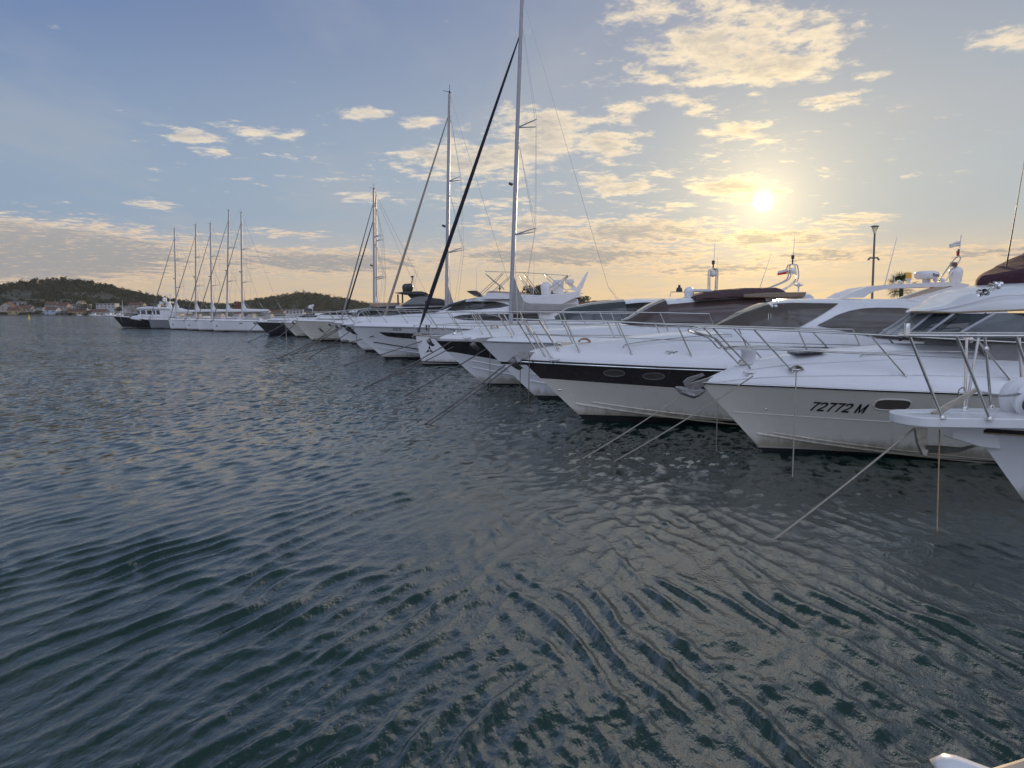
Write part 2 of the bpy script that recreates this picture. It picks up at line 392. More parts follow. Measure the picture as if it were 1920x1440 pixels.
# ------------------------------------------------------------------ hulls, decks, rails, cabins
class Hull:
    """X0 = bow tip, bow points to -X; half breadth is a closed form of (level v, station s)"""
    def __init__(s, X0, Y0, L, B, sheer, ov, zb=-.45, chine=(.75, .05), wc=(.50, .86), tr=.9, fl=1.15, pt=2.3, pb=1.7, k=1.0, sm=.6):
        s.X0, s.Y0, s.L, s.B, s.sh, s.zb, s.chine, s.wc, s.tr, s.fl, s.pt, s.pb, s.k, s.sm = X0, Y0, L, B, sheer, zb, chine, wc, tr, fl, pt, pb, k, sm
        vw = -zb / (sheer[0][1] - zb); s.ovb = ov / (1 - vw) ** k
    def sheer(s, x): return interp(x, s.sh)
    def stem(s, v): return s.ovb * max(0.0, 1 - v) ** s.k
    def hb(s, v, t):
        a = min(1.0, max(0.0, t / s.sm)); ft = 1 - (1 - a) ** s.pt; fb = 1 - (1 - a) ** s.pb; f = ft * v + fb * (1 - v)
        if t > s.sm: f *= 1 - (1 - s.tr) * ((t - s.sm) / (1 - s.sm)) ** 2
        q = min(1.0, t / .5); zc = s.chine[0] + (s.chine[1] - s.chine[0]) * (1 - (1 - q) ** 2); wc = s.wc[0] + (s.wc[1] - s.wc[0]) * q
        vc = (zc - s.zb) / (s.sheer(t * s.L) - s.zb)
        w = wc * (max(v, 0) / vc) ** .9 if v <= vc else wc + .03 + (.97 - wc) * min(1.0, (v - vc) / (1 - vc)) ** s.fl
        return s.B * w * f
    def vs(s, x, z):                       # x measured aft of the bow tip
        v = (z - s.zb) / (s.sheer(x) - s.zb); v = min(1.0, max(0.0, v)); o = s.stem(v)
        return v, min(1.0, max(0.0, (x - o) / (s.L - o)))
    def y(s, X, z): v, t = s.vs(X - s.X0, z); return s.hb(v, t)
    def pt3(s, v, t, side=-1):
        o = s.stem(v); x = o + t * (s.L - o); z = s.zb + v * (s.sheer(x) - s.zb)
        return (s.X0 + x, s.Y0 + side * s.hb(v, t), z)
    def top(s, x): return s.hb(1.0, min(1.0, max(0.0, x / s.L)))     # half breadth at the sheer
TS = [i / 44 for i in range(45)]
TS = [t ** 1.5 for t in TS]
def hull_parts(h, root, bands, transom=True, nv=9):
    """bands: (name, material, zlo(x), zhi(x)); None = to the keel or the sheer"""
    def vv(fn, t, dflt):
        if fn is None: return dflt
        x = t * h.L
        for _ in range(3):
            v = (fn(x) - h.zb) / (h.sheer(x) - h.zb); o = h.stem(min(1, max(0, v))); x = o + t * (h.L - o)
        return min(1.0, max(0.0, v))
    for name, m, lo, hi in bands:
        b = MB()
        n = nv if hi is None or lo is None else 5
        sides = {}
        for sd_ in (-1, 1):
            rows = []
            for t in TS:
                a, c = vv(lo, t, 0.0), vv(hi, t, 1.0)
                rows.append([h.pt3(a + (c - a) * i / n, t, sd_) for i in range(n + 1)])
            b.grid(rows); sides[sd_] = rows[-1]
        if transom: b.add(sides[-1] + sides[1][::-1], [tuple(range(2 * n + 2))])
        b.build(name, m, root, sharp=28)
def deck_part(h, root, crown, m, name='deck', p=2.4, q=.6, inset=.02, nu=12, x1=None):
    b = MB(); rows = []
    for t in TS:
        x = t * h.L; c = interp(x, crown); w = max(0.0, h.top(x) - inset); z = h.sheer(x)
        half = [(w * (1 - u), z + c * (1 - (1 - u) ** p) ** q) for u in [(i / nu) ** 1.5 for i in range(nu + 1)]]
        half = [(w * (1 - (i / nu) ** 1.6), z + c * (1 - (1 - (i / nu) ** 1.6) ** p) ** q) for i in range(nu + 1)]
        rows.append([(h.X0 + x, h.Y0 - a, zz) for a, zz in half] + [(h.X0 + x, h.Y0 + a, zz) for a, zz in half[-2::-1]])
    b.grid(rows); b.build(name, m, root, sharp=45)
    def dz(x, y):                         # deck height
        w = max(1e-4, h.top(x) - inset); r = min(1.0, abs(y) / w); return h.sheer(x) + interp(x, crown) * max(0.0, 1 - r ** p) ** q
    return dz
def rub_rail(h, root, m, r=.035, dz=0.0, name='rub_rail', x1=1.0, out=.0):
    tt = [t for t in TS if t <= x1]
    pts = [(h.X0 + t * h.L, h.Y0 - h.hb(1, t) - out, h.sheer(t * h.L) + dz) for t in tt[::-1]]
    pts += [(h.X0 - out, h.Y0, h.sheer(0) + dz)] + [(h.X0 + t * h.L, h.Y0 + h.hb(1, t) + out, h.sheer(t * h.L) + dz) for t in tt[1:]]
    MB().tube(pts, r, 8).build(name, m, root)
def guard_rail(h, root, dz, tops, hgt, rake, inset=.16, mid=(.5,), r=.016, front='open', m=None, posts_as_children=False, x_end=None, lift=0.0, fwd=.0, drop=.0):
    """tops: x of every stanchion head aft of the bow (negative = ahead of it)"""
    m = m or STEEL; rail = MB(); plist = []
    def base(x, s):
        xb = max(.05, x + rake(x)); w = max(.05, h.top(xb) - inset); return Vector((h.X0 + xb, h.Y0 + s * w, dz(xb, w)))
    def head(x, s, f=1.0):
        bb = base(x, s); tt = Vector((h.X0 + x, bb.y + s * .04, bb.z + hgt(x))); return bb + (tt - bb) * f
    for s in (-1, 1):
        hs = [head(x, s) for x in tops]
        first = hs[0]
        if front == 'open':
            lo = [head(x, s, mid[0]) for x in tops]
            f0 = first + Vector((-.30, -s * .10, .0)); m0 = lo[0] + Vector((-.02, -s * .06, 0))
            rail.tube(arc([hs[-1]] + hs[-2::-1] + [f0 + Vector((.04, 0, .0)), f0 + Vector((-.10, 0, -.10)), f0 * .5 + m0 * .5 + Vector((.02, 0, -.02)), m0 + Vector((-.10, 0, -.02)), m0 + Vector((.05, 0, -.02))] + lo[1:3], 5), r, 7)
            rest = lo[2:]
            if len(rest) > 1: rail.tube(rest, r * .6, 6)
        else:
            if s == -1:
                o = [head(x, 1) for x in tops]
                nose = Vector((h.X0 + tops[0] - fwd, h.Y0, hs[0].z + lift))
                rail.tube(arc(hs[::-1] + [nose] + o, 5), r, 7)
            for f in mid:
                l = [head(x, s, f) for x in tops]; rail.tube(l, r * .55, 6)
        if x_end is not None:             # the rail comes down to the deck aft
            e = base(x_end, s); rail.tube(arc([hs[-1], hs[-1] * .4 + e * .6 + Vector((0, 0, .3)), e], 4), r, 7)
        for x in tops: plist.append((base(x, s), head(x, s)))
    if not posts_as_children:
        for a, c in plist: rail.tube([a, c], r * .9, 6)
    R = rail.build('guard_rail', m, root)
    if posts_as_children:
        for a, c in plist:
            p = MB().tube([a, c], r * .95, 8); p.lathe(a, [(0, -.01), (.035, -.01), (.035, .008), (.02, .03), (0, .03)], 10)
            p.build('stanchion', m, R)
    return R
class Cabin:
    """stations (X, z base, z top, half width base, half width top); superellipse section"""
    def __init__(s, Y0, st, n=3.2): s.Y0 = Y0; s.st = sorted(st); s.n = n; s.X = [a[0] for a in s.st]
    def g(s, X): return [float(np.interp(X, s.X, [a[i] for a in s.st])) for i in (1, 2, 3, 4)]
    def y(s, X, z):
        zb, zt, wb, wt = s.g(X); q = min(1.0, max(0.0, (z - zb) / max(1e-5, zt - zb))); return (wb + (wt - wb) * q) * max(0.0, 1 - q ** s.n) ** (1 / s.n)
    def at(s, X, th, off=0.0):
        zb, zt, wb, wt = s.g(X); c, sn = math.cos(th), math.sin(th)
        q = max(sn, 0) ** (2 / s.n); w = (wb + (wt - wb) * q) * (abs(c) ** (2 / s.n)) * (1 if c >= 0 else -1)
        z = zb + (zt - zb) * q
        return (X, s.Y0 - w - off * c, z + off * sn)
    def build(s, root, m, name='cabin', ns=60, nt=28):
        xs = sorted(set(list(np.linspace(s.X[0], s.X[-1], ns)) + s.X)); b = MB()
        ths = [math.pi * i / nt for i in range(nt + 1)]
        rows = [[s.at(x, t) for t in ths] for x in xs]; b.grid(rows)
        b.add(rows[0], [tuple(range(nt + 1))]); b.add(rows[-1], [tuple(range(nt + 1))])
        return b.build(name, m, root, sharp=35)
    def th_of(s, X, z):
        zb, zt, wb, wt = s.g(X); q = min(1.0, max(0.0, (z - zb) / max(1e-5, zt - zb))); return math.asin(min(1.0, q ** (s.n / 2)))
    def screen(s, root, m, x0, x1, zlo, off=.035, name='windscreen', zhi=None, nx=24, nt=26):
        """glass wrapping over the raked front between x0 and x1, above zlo(x)"""
        b = MB(); rows = []
        for i in range(nx + 1):
            x = x0 + (x1 - x0) * i / nx; a = s.th_of(x, zlo(x))
            rows.append([s.at(x, a + (math.pi - 2 * a) * k / nt, off) for k in range(nt + 1)])
        return b.grid(rows).build(name, m, root, sharp=60)
    def side(s, root, m, xs, lo, hi, off=.032, name='window', nz=5, sides=(-1, 1)):
        out = []
        for sd_ in sides:
            b = MB(); rows = []
            for x in xs:
                a, c = lo(x), hi(x); c = max(c, a + .002); rr = []
                for k in range(nz + 1):
                    z = a + (c - a) * k / nz; rr.append((x, s.Y0 + sd_ * (s.y(x, z) + off), z))
                rows.append(rr)
            out.append(b.grid(rows).build(name, m, root, sharp=60))
        return out
    def mullion(s, root, m, x0, x1, yf, r=.03, name='window_pillar'):
        b = MB()
        for sg in ((-1, 1) if yf else (1,)):
            pts = []
            for i in range(13):
                x = x0 + (x1 - x0) * i / 12; zb, zt, wb, wt = s.g(x); y = yf * wt
                z = zb + (zt - zb) * max(0, 1 - min(1, yf) ** s.n) ** (1 / s.n); pts.append((x, s.Y0 + sg * y, z + .015))
            b.tube(pts, r, 6)
        return b.build(name, m, root)
def hull_patch(h, root, m, xs, lo, hi, name, off=.010, nz=4, sides=(-1, 1)):
    for sd_ in sides:
        b = MB(); rows = []
        for x in xs:
            a, c = lo(x), max(hi(x), lo(x) + .001)
            rows.append([(x, h.Y0 + sd_ * (h.y(x, a + (c - a) * k / nz) + off), a + (c - a) * k / nz) for k in range(nz + 1)])
        b.grid(rows).build(name, m, root, sharp=60)
def hull_oval(h, root, m, X, z, rx, rz, name, off=.012, p=2.0, rim=None, n=20):
    xs = [X + rx * math.cos(math.pi * (1 - i / n)) for i in range(n + 1)]
    f = lambda x: rz * max(0.0, 1 - min(1.0, abs((x - X) / rx)) ** p) ** (1 / p)
    hull_patch(h, root, m, xs, lambda x: z - f(x), lambda x: z + f(x), name, off)
    if rim:
        for sd_ in (-1, 1):
            loop = [(x, z + f(x)) for x in xs] + [(x, z - f(x)) for x in xs[-2:0:-1]]
            MB().tube([(x, h.Y0 + sd_ * (h.y(x, zz) + .008), zz) for x, zz in loop], .018, 6, closed=True).build(name + '_rim', rim, root)
def strake(h, root, m, t0, t1, off=.02, r=.022, name='spray_rail', dz=0.0):
    for sd_ in (-1, 1):
        pts = []
        for i in range(31):
            t = t0 + (t1 - t0) * i / 30; q = min(1.0, t / .5); z = h.chine[0] + (h.chine[1] - h.chine[0]) * (1 - (1 - q) ** 2) + dz
            v = (z - h.zb) / (h.sheer(t * h.L) - h.zb); p = h.pt3(v, t, sd_); pts.append((p[0], p[1] + sd_ * off * .3, p[2]))
        MB().tube(pts, r, 6).build(name, m, root)
def lettering(text, size, X, z, yfun, m, parent, name='lettering', shear=0.0, bold=0.0, off=.012, sp=1.0, slope=0.0):
    cu = bpy.data.curves.new('lettering', 'FONT'); cu.body = text; cu.size = size; cu.shear = shear; cu.offset = bold; cu.space_character = sp
    ob = bpy.data.objects.new('lettering', cu); COL.objects.link(ob)
    dg = bpy.context.evaluated_depsgraph_get(); me = bpy.data.meshes.new_from_object(ob.evaluated_get(dg))
    vs = [v.co.copy() for v in me.vertices]; fs = [tuple(p.vertices) for p in me.polygons]
    bpy.data.objects.remove(ob); bpy.data.meshes.remove(me)
    b = MB(); b.add([(X + v.x, yfun(X + v.x, z + v.y + slope * v.x) - off, z + v.y + slope * v.x) for v in vs], fs)
    return b.build(name, m, parent, weld=False)
def ribbon(pts, w):
    """flat stroke of width w along a 2D polyline, mitred"""
    pts = [Vector(p) for p in pts]; L, R = [], []
    for i, p in enumerate(pts):
        d0 = (p - pts[i - 1]).normalized() if i else (pts[1] - p).normalized(); d1 = (pts[i + 1] - p).normalized() if i < len(pts) - 1 else d0
        n0, n1 = Vector((-d0.y, d0.x)), Vector((-d1.y, d1.x)); m = (n0 + n1); m = m / max(.35, m.length_squared / 2) if m.length > 1e-6 else n0
        L.append(p + m * w / 2); R.append(p - m * w / 2)
    return L, R
def painted(text, hgt, X, z, yfun, m, parent, name, shear=.25, w=.17, off=.012, slope=0.0):
    """bold sloping digits and capitals laid on a hull"""
    G = {'7': [[(0, .92), (.54, .92), (.32, .5), (.20, 0)]],
         '2': [[(.04, .70), (.08, .86), (.22, .925), (.36, .925), (.50, .86), (.53, .70), (.46, .54), (.10, .20), (.05, .085), (.58, .085)]],
         'M': [[(.08, 0), (.08, 1)], [(.08, .96), (.40, .10), (.72, .96)], [(.72, 0), (.72, 1)]], ' ': []}
    b = MB(); cx = 0.0
    for ch in text:
        for k, st in enumerate(G[ch]):
            L, R = ribbon(st, w); o = off + .002 * k
            f = lambda p: (X + (cx + p.x + shear * p.y) * hgt, z + p.y * hgt + slope * (cx + p.x) * hgt)
            rows = []
            for a, c in zip(L, R):
                r = []
                for q in (a, c): xx, zz = f(q); r.append((xx, yfun(xx, zz) - o, zz))
                rows.append(r)
            b.grid(rows)
        cx += {'7': .72, '2': .74, 'M': .95, ' ': .32}[ch]
    return b.build(name, m, parent, weld=False)
def anchor(root, p, sc=1.0, m=None, down=.35):
    """plough anchor hanging in its bow roller: p = stem head"""
    m = m or ANCH; p = Vector(p); q = lambda x, y, z: p + Vector((x, y, z)) * sc
    b = MB()
    b.tube([q(.50, 0, .08), q(.05, 0, .05), q(-.22, 0, -.04), q(-.33, 0, -.16)], .030 * sc, 6)         # shank
    rows = []                                                                                           # scooped plough
    for u in [i / 6 for i in range(7)]:
        w = .155 * math.sin(math.pi * (.10 + .78 * u)) * (1.15 - .4 * u); c = (-.36 + .10 * u + .16 * u * u, -.12 - .30 * u + .06 * u * u)
        rows.append([q(c[0] + .16 * abs(k / 3) * (1 - .5 * u), w * k / 3, c[1] + .05 * abs(k / 3)) for k in range(-3, 4)])
    b.grid(rows); b.grid([[p_ + Vector((.022, 0, .012)) * sc for p_ in r_] for r_ in rows])
    A = b.build('anchor', m, root)
    c = MB()
    for s in (-1, 1): c.prism([q(.40, s * .06, .09), q(-.12, s * .06, .07), q(-.17, s * .06, -.03), q(.0, s * .06, -.07), q(.40, s * .06, -.01)], (0, s * .012, 0))
    c.tube([q(-.17, -.08, 0), q(-.17, .08, 0)], .05 * sc, 10)
    c.build('bow_roller', GALV, root)
    return A
def cleat(root, p, sc=1.0, ax=Vector((1, 0, 0))):
    p = Vector(p); b = MB(); u = Vector((0, 0, 1))
    b.tube([p - ax * .15 * sc + u * .075 * sc, p - ax * .06 * sc + u * .06 * sc, p + ax * .06 * sc + u * .06 * sc, p + ax * .15 * sc + u * .075 * sc], .018 * sc, 8)
    for s in (-1, 1): b.tube([p + ax * .06 * s * sc - u * .01, p + ax * .05 * s * sc + u * .06 * sc], .018 * sc, 8)
    return b.build('cleat', STEEL, root)
def dome(root, c, r, hh, m=None, name='satellite_dome'):
    m = m or WHITE; b = MB()
    b.lathe(c, [(0, 0), (r * .8, 0), (r * .85, .05)] + [(r, hh - r * .9)] + [(r * math.cos(a), hh - r * .9 + r * .9 * math.sin(a)) for a in [rad(x) for x in range(10, 91, 10)]], 20)
    return b.build(name, m, root)
def whip(root, a, c, r=.014, name='whip_antenna', m=None):
    return MB().tube([a, c], r, 6, r2=r * .35).build(name, m or DULLWHITE, root)
def rope(a, c, label, r=.011, sag=.0, m=None, group='mooring lines running down into the water'):
    a, c = Vector(a), Vector(c)
    pts = [a + (c - a) * (i / 16) - Vector((0, 0, sag * 4 * (i / 16) * (1 - i / 16))) for i in range(17)]
    o = thing('mooring_line', label, 'mooring line', tuple(c), group)
    MB().tube(pts, r, 7).build('rope', m or ROPE, o)
    return o
def lerpf(pts): return lambda x: interp(x, pts)
# ------------------------------------------------------------------ nearest boat with the bow platform
def boat_platform():
    Y0 = 12.0; X0 = P(1822, 806, Y0).x
    root = thing('motor_yacht', 'white yacht with flat bow platform and thick steel pulpit, nearest at right edge', 'yacht', (X0 + 1.5, Y0, 0))
    h = Hull(X0, Y0, 12.5, 2.0, [(0, 1.47), (2, 1.47), (6, 1.45), (13, 1.4)], 1.15, chine=(.55, .1), wc=(.40, .8), fl=1.5, pt=2.2)
    hull_parts(h, root, [('hull', WHITE, lambda x: .10, None), ('waterline_band', ANTIFOUL, None, lambda x: .10)])
    rub_rail(h, root, RUBBER, .040, dz=-.02, out=.02)
    rub_rail(h, root, BRONZE, .014, dz=-.055, name='brass_strip', out=.05)
    strake(h, root, WHITE, .03, .9)
    hull_patch(h, root, NAVY, list(np.linspace(X0 + .95, X0 + 3.2, 14)), lambda x: 1.0 - .015 * (x - X0), lambda x: 1.0 - .015 * (x - X0) + .05 * min(1, (x - X0 - .95) / .4), 'hull_stripe')
    dz = deck_part(h, root, [(0, .20), (1, .24), (3, .30), (8, .45)], WHITE, q=.35)
    # bow platform: a slab with a round nose and a slot for the anchor
    zt = 1.74; xa = P(1676, 780, Y0).x; w = .52; b = MB(); n = 10
    out = [(xa + w * .9 - w * .9 * math.sin(math.pi * i / n / 1) if False else xa + .42 - .42 * math.sin(math.pi * i / n), Y0 - w * math.cos(math.pi * i / n)) for i in range(n + 1)]
    out = [(X0 + 2.4, Y0 - .98), (X0 + 1.2, Y0 - .72)] + [(xa + .5, Y0 - w)] + out[1:-1] + [(xa + .5, Y0 + w)] + [(X0 + 1.2, Y0 + .72), (X0 + 2.4, Y0 + .98)]
    inn = [(X0 + 2.4, Y0 - .06), (X0 + .25, Y0 - .06)] + [(xa + .34, Y0 - .16), (xa + .24, Y0 - .06), (xa + .24, Y0 + .06), (xa + .34, Y0 + .16)] + [(X0 + .25, Y0 + .06), (X0 + 2.4, Y0 + .06)]
    # two halves so the slot stays open
    for s in (-1, 1):
        o = [p for p in out if (p[1] - Y0) * s > 1e-6]; o.sort(key=lambda p: -p[0]) 
        hal = [(X0 + 2.4, Y0 + s * .98), (X0 + 1.2, Y0 + s * .72), (xa + .5, Y0 + s * w)] + [(xa + .42 - .42 * math.sin(math.pi * i / 16), Y0 + s * w * math.cos(math.pi * i / 16)) for i in range(1, 9)]
        hal += [(xa + .22, Y0), (xa + .22, Y0 + s * .07), (xa + .32, Y0 + s * .14), (X0 - .05, Y0 + s * .14), (X0 + .1, Y0 + s * .001), (X0 + 2.4, Y0 + s * .001)]
        b.prism([(x, y, zt - .17) for x, y in hal], (0, 0, .17))
    b.build('bow_platform', WHITE, root, bevel=.018)
    k = MB(); k.prism([(X0 - .42, Y0 - .13, zt - .19), (X0 + .35, Y0 - .13, zt - .19), (X0 + .45, Y0 - .13, zt - .62), (X0 + .1, Y0 - .13, zt - .58), (X0 - .42, Y0 - .13, zt - .42)], (0, .26, 0))
    k.build('platform_bracket', WHITE, root, bevel=.02)
    # stowed anchor: shank lies through the slot, plough hangs below
    A = MB(); a0, a1 = P(1832, 731, Y0 - .1), P(1750, 779, Y0 - .05)
    d = (a1 - a0).normalized(); up = d.cross(Vector((0, 1, 0))).normalized()
    A.prism([a0 + up * .035, a0 - up * .035, a1 - up * .06, a1 + up * .06], (0, .05, 0))
    q = lambda px, py, dy=0: P(px, py, Y0 + dy)
    A.prism([q(1717, 803, -.1), q(1740, 803, -.1), q(1739, 822, -.1), q(1741, 846, -.1), q(1738, 857, -.1), q(1731, 853, -.1), q(1722, 832, -.1)], (0, .09, 0))
    blade = [[q(1736, 838, -.16), q(1738, 850, -.02), q(1736, 838, .12)], [q(1768, 839, -.2), q(1772, 851, 0), q(1768, 839, .2)], [q(1800, 842, -.1), q(1803, 847, 0), q(1800, 842, .1)], [q(1831, 836, -.01), q(1831, 838, 0), q(1831, 836, .01)]]
    A.grid(blade); A.grid([[p + Vector((0, 0, .03)) for p in r] for r in blade])
    A.build('anchor', mat('worn_anchor_steel', (.46, .42, .35), .38, metal=.6, var=.25, vscale=8, bump=.4, bscale=30), root, bevel=.008)
    # pulpit: thick steel tubes
    T = lambda px, py, dy: P(px, py, Y0 + dy)
    rl = MB()
    pr = [T(1925, 630, -.95), T(1850, 630, -.80), T(1760, 629.5, -.62), T(1700, 629, -.48)]
    rl.tube(pr + [T(1684, 629, -.42)], .026, 10)
    sb = [T(1925, 624.5, 1.0), T(1850, 624.5, .85), T(1760, 624.5, .66), T(1700, 624.5, .44)]
    rl.tube(sb + [T(1690, 626, .2), T(1686, 628, -.2), T(1690, 629, -.42)], .022, 10)
    rl.lathe(T(1700, 630, -.48), [(0, 0), (.048, 0), (.048, .20), (.04, .21), (0, .21)], 14)
    R = rl.build('pulpit', STEEL, root)
    for a, c in (((1706, 631, -.48), (1768, 765, -.5)), ((1794, 631, -.7), (1856, 779, -.62)), ((1813, 626, .7), (1810, 742, .55)), ((1836, 626, .75), (1813, 734, .6)), ((1846, 626, .78), (1861, 734, .8)), ((1911, 626, .98), (1925, 668, .9)), ((1905, 630, -.92), (1960, 780, -.9))):
        p0, p1 = T(*a), T(*c); p1.z = zt - .01 if p1.z > 1.5 else p1.z
        b = MB().tube([p0, p1], .024, 10); b.lathe(p1, [(0, -.01), (.055, -.01), (.055, .012), (.032, .05), (0, .05)], 12); b.build('pulpit_leg', STEEL, R)
    for a in ((1820, 637, .74), (1849, 655, .78)):
        MB().ball(T(*a), .055, 10, (1, .8, 1.2)).build('rail_clamp', STEEL, R)
    # windlass drum and its chain
    c = T(1926, 748, .1); rx = Matrix.Rotation(math.pi / 2, 3, 'X')
    wl = MB(); wl.lathe(c + Vector((0, .25, 0)), [(0, 0), (.30, 0), (.36, .04), (.38, .12), (.36, .20), (.28, .22), (.26, .30), (.28, .38), (.36, .40), (.37, .48), (.30, .54), (0, .55)], 28, rx)
    wl.build('windlass', WHITE, root)
    wl2 = MB(); wl2.lathe(c + Vector((-.22, -.33, -.06)), [(0, 0), (.10, 0), (.13, .03), (.10, .06), (.10, .10), (.13, .12), (0, .13)], 16, rx); wl2.build('chain_gypsy', DARKPOLE, root)
    ch = MB(); p0, p1 = T(1842, 735, -.05), T(1912, 738, -.15); nl = 22
    for i in range(nl):
        u = i / (nl - 1); p = p0 + (p1 - p0) * u - Vector((0, 0, .05 * 4 * u * (1 - u))); fl = i % 2
        ring = [(p + (p1 - p0).normalized() * (.030 * math.cos(t)) + Vector((0, 1, 0) if fl else (0, 0, 1)) * (.017 * math.sin(t))) for t in [2 * math.pi * k / 10 for k in range(10)]]
        ch.tube(ring, .006, 5, closed=True)
    ch.build('anchor_chain', GALV, root)
    s = MB(); s.tube(arc([T(1800, 745, .1), T(1797, 733, .1), T(1806, 727, .1), T(1812, 738, .1)], 5), .012, 6); s.box(T(1806, 744, .1), (.16, .10, .04)); s.build('chain_stopper', STEEL, root)
    dk = MB(); dk.box((X0 + 1.9, Y0 - .25, zt + .012), (.6, .35, .025)); dk.build('deck_hatch', CREAM, root, bevel=.01)
boat_platform()
# ------------------------------------------------------------------ cream motor yacht with the registration number
def boat_number():
    Y0 = 17.3; tip = P(1313, 718, Y0); X0 = tip.x
    root = thing('motor_yacht', 'flybridge yacht lettered 72772 M on its cream hull, burgundy canvas on top', 'yacht', (X0 + 2, Y0, 0))
    zs = tip.z
    h = Hull(X0, Y0, 14.2, 2.2, [(0, zs), (2, zs + .0), (5, zs - .04), (14.2, zs - .25)], 1.62, chine=(.50, -.02), wc=(.46, .86), fl=1.25, pt=2.1, pb=1.75)
    wl = lambda x: .10 - .006 * x
    hull_parts(h, root, [('hull', CREAM, lambda x: wl(x) + .035, None), ('waterline_band', ANTIFOUL, None, wl), ('waterline_stripe', WHITE, wl, lambda x: wl(x) + .035)])
    rub_rail(h, root, RUBBER, .026); rub_rail(h, root, STEEL, .012, dz=.012, out=.022, name='steel_strip')
    strake(h, root, CREAM, .02, .95, r=.028); strake(h, root, CREAM, .05, .8, r=.012, dz=.10)
    # knuckle line along the topsides
    for sd_ in (-1, 1):
        MB().tube([(x, Y0 + sd_ * h.y(x, 1.02 - .02 * (x - X0)), 1.02 - .02 * (x - X0)) for x in np.linspace(X0 + .85, X0 + 12, 40)], .012, 6).build('knuckle_line', CREAM, root)
    crown = [(0, .03)] + [(P(a, b, Y0).x - X0, P(a, b, Y0).z - zs) for a, b in ((1340, 702), (1397, 678), (1455, 665), (1539, 654), (1623, 645.5), (1660, 641), (1760, 640))]
    dz = deck_part(h, root, crown + [(14, crown[-1][1])], WHITE, p=2.0, q=.72)
    # moulded edge of the coachroof and its grab rail
    yp = lambda x: h.top(x - X0) * .62
    for sd_ in (-1, 1):
        MB().tube([(x, Y0 + sd_ * yp(x), dz(x - X0, yp(x)) + .0) for x in np.linspace(X0 + 1.1, X0 + 7, 30)], .022, 6).build('coachroof_edge', WHITE, root)
        yq = lambda x: h.top(x - X0) * .86
        MB().tube([(x, Y0 + sd_ * yq(x), dz(x - X0, yq(x)) - .004) for x in np.linspace(X0 + .5, X0 + 11, 40)], .016, 6).build('deck_moulding', WHITE, root)
        xs = np.linspace(P(1617, 672, 16.4).x, P(1617, 672, 16.4).x + 3.6, 14)
        f = lambda x: h.top(x - X0) * .52
        MB().tube(arc([(xs[0], Y0 + sd_ * f(xs[0]), dz(xs[0] - X0, f(xs[0])))] + [(x + .12, Y0 + sd_ * f(x), dz(x - X0, f(x)) + .075) for x in xs], 3), .014, 7).build('grab_rail', STEEL, root)
    painted('72772 M', .235, P(1541, 764, 15.85).x, 1.135, lambda x, z: Y0 - h.y(x, z), INK, root, 'registration_number', slope=-.012)
    px = P(1690, 760, 15.5); hull_oval(h, root, GLASSBR, px.x, 1.37, .36, .135, 'porthole', p=3.2, rim=CREAM)
    o = MB(); c = P(1449, 772, 16.5); o.ball((c.x, Y0 - h.y(c.x, c.z) - .005, c.z), .035, 10, (1.3, .5, .8)); o.build('drain_outlet', STEEL, root)
    # raked windscreen: pillars and panes between deck and visor
    z0_, z1_ = 2.98, 3.46
    base = [Vector((12.4, Y0 - 1.72, z0_ + .02)), Vector((10.06, Y0 - 1.58, z0_)), Vector((9.64, Y0 - .95, z0_ - .08)), Vector((9.50, Y0 - .35, z0_ - .12))]
    topp = [Vector((12.9, Y0 - 1.66, z1_)), Vector((10.96, Y0 - 1.46, z1_)), Vector((10.42, Y0 - .88, z1_)), Vector((10.24, Y0 - .32, z1_))]
    mir = lambda p: Vector((p.x, 2 * Y0 - p.y, p.z))
    B_ = base + [mir(p) for p in base[::-1]]; T_ = topp + [mir(p) for p in topp[::-1]]
    scr = mat('windscreen_glass_sky_glare', (.40, .42, .42), .04, var=.02, spec=.9, trans=.6, ior=1.05)  # front panes paler: bright sky reflection put into the glass colour
    scd = mat('tinted_windscreen_glass', (.13, .15, .16), .03, var=.02, spec=.8, trans=.6, ior=1.05)
    for i in range(len(B_) - 1):
        g = MB(); g.grid([[B_[i] + (B_[i + 1] - B_[i]) * u + (T_[i] + (T_[i + 1] - T_[i]) * u - B_[i] - (B_[i + 1] - B_[i]) * u) * v for v in (0, .5, 1)] for u in (0, .5, 1)])
        g.build('window_pane', (scr if i in (3, 4) else scd) if 1 <= i <= 5 else GLASSGR, root)
        pl = MB(); pl.tube([B_[i + 1], T_[i + 1]], .036, 8); pl.build('window_pillar', ALU, root)
    MB().tube(B_, .03, 8).build('windscreen_sill', RUBBER, root)
    # wipers in pairs on the front panes
    for u in (2, 3):
        w = MB(); p = B_[u] + Vector((-.05, -.06, -.02)); q = B_[u] * .25 + T_[u] * .75 + Vector((-.02 if u == 2 else .1, -.12, 0))
        for d in (0, .12): w.tube([p + Vector((d, -.02, 0)), q + Vector((d * .6, -.03, 0))], .010, 6)
        w.tube([q + Vector((-.22, -.05, -.28)), q + Vector((.16, -.05, .05))], .014, 6); w.ball(p, .05, 8)
        w.build('wiper', RUBBER, root)
    # saloon behind the screen: dark dashboard, seats, bulkhead
    ins = MB(); ins.box((X0 + 7.4, Y0, 2.55), (2.2, 2.6, .45)); ins.build('dashboard', GREYCAN, root, bevel=.05)
    cb = Cabin(Y0, [(P(1905, 600, Y0).x, 1.9, 3.47, 1.72, 1.62), (X0 + 12.5, 1.9, 3.5, 1.75, 1.62)], 8); cb.build(root, WHITE, 'saloon')
    cb.side(root, GLASSDK, list(np.linspace(P(1930, 600, 15.6).x, X0 + 12, 8)), lambda x: 2.95, lambda x: 3.40, name='saloon_window')
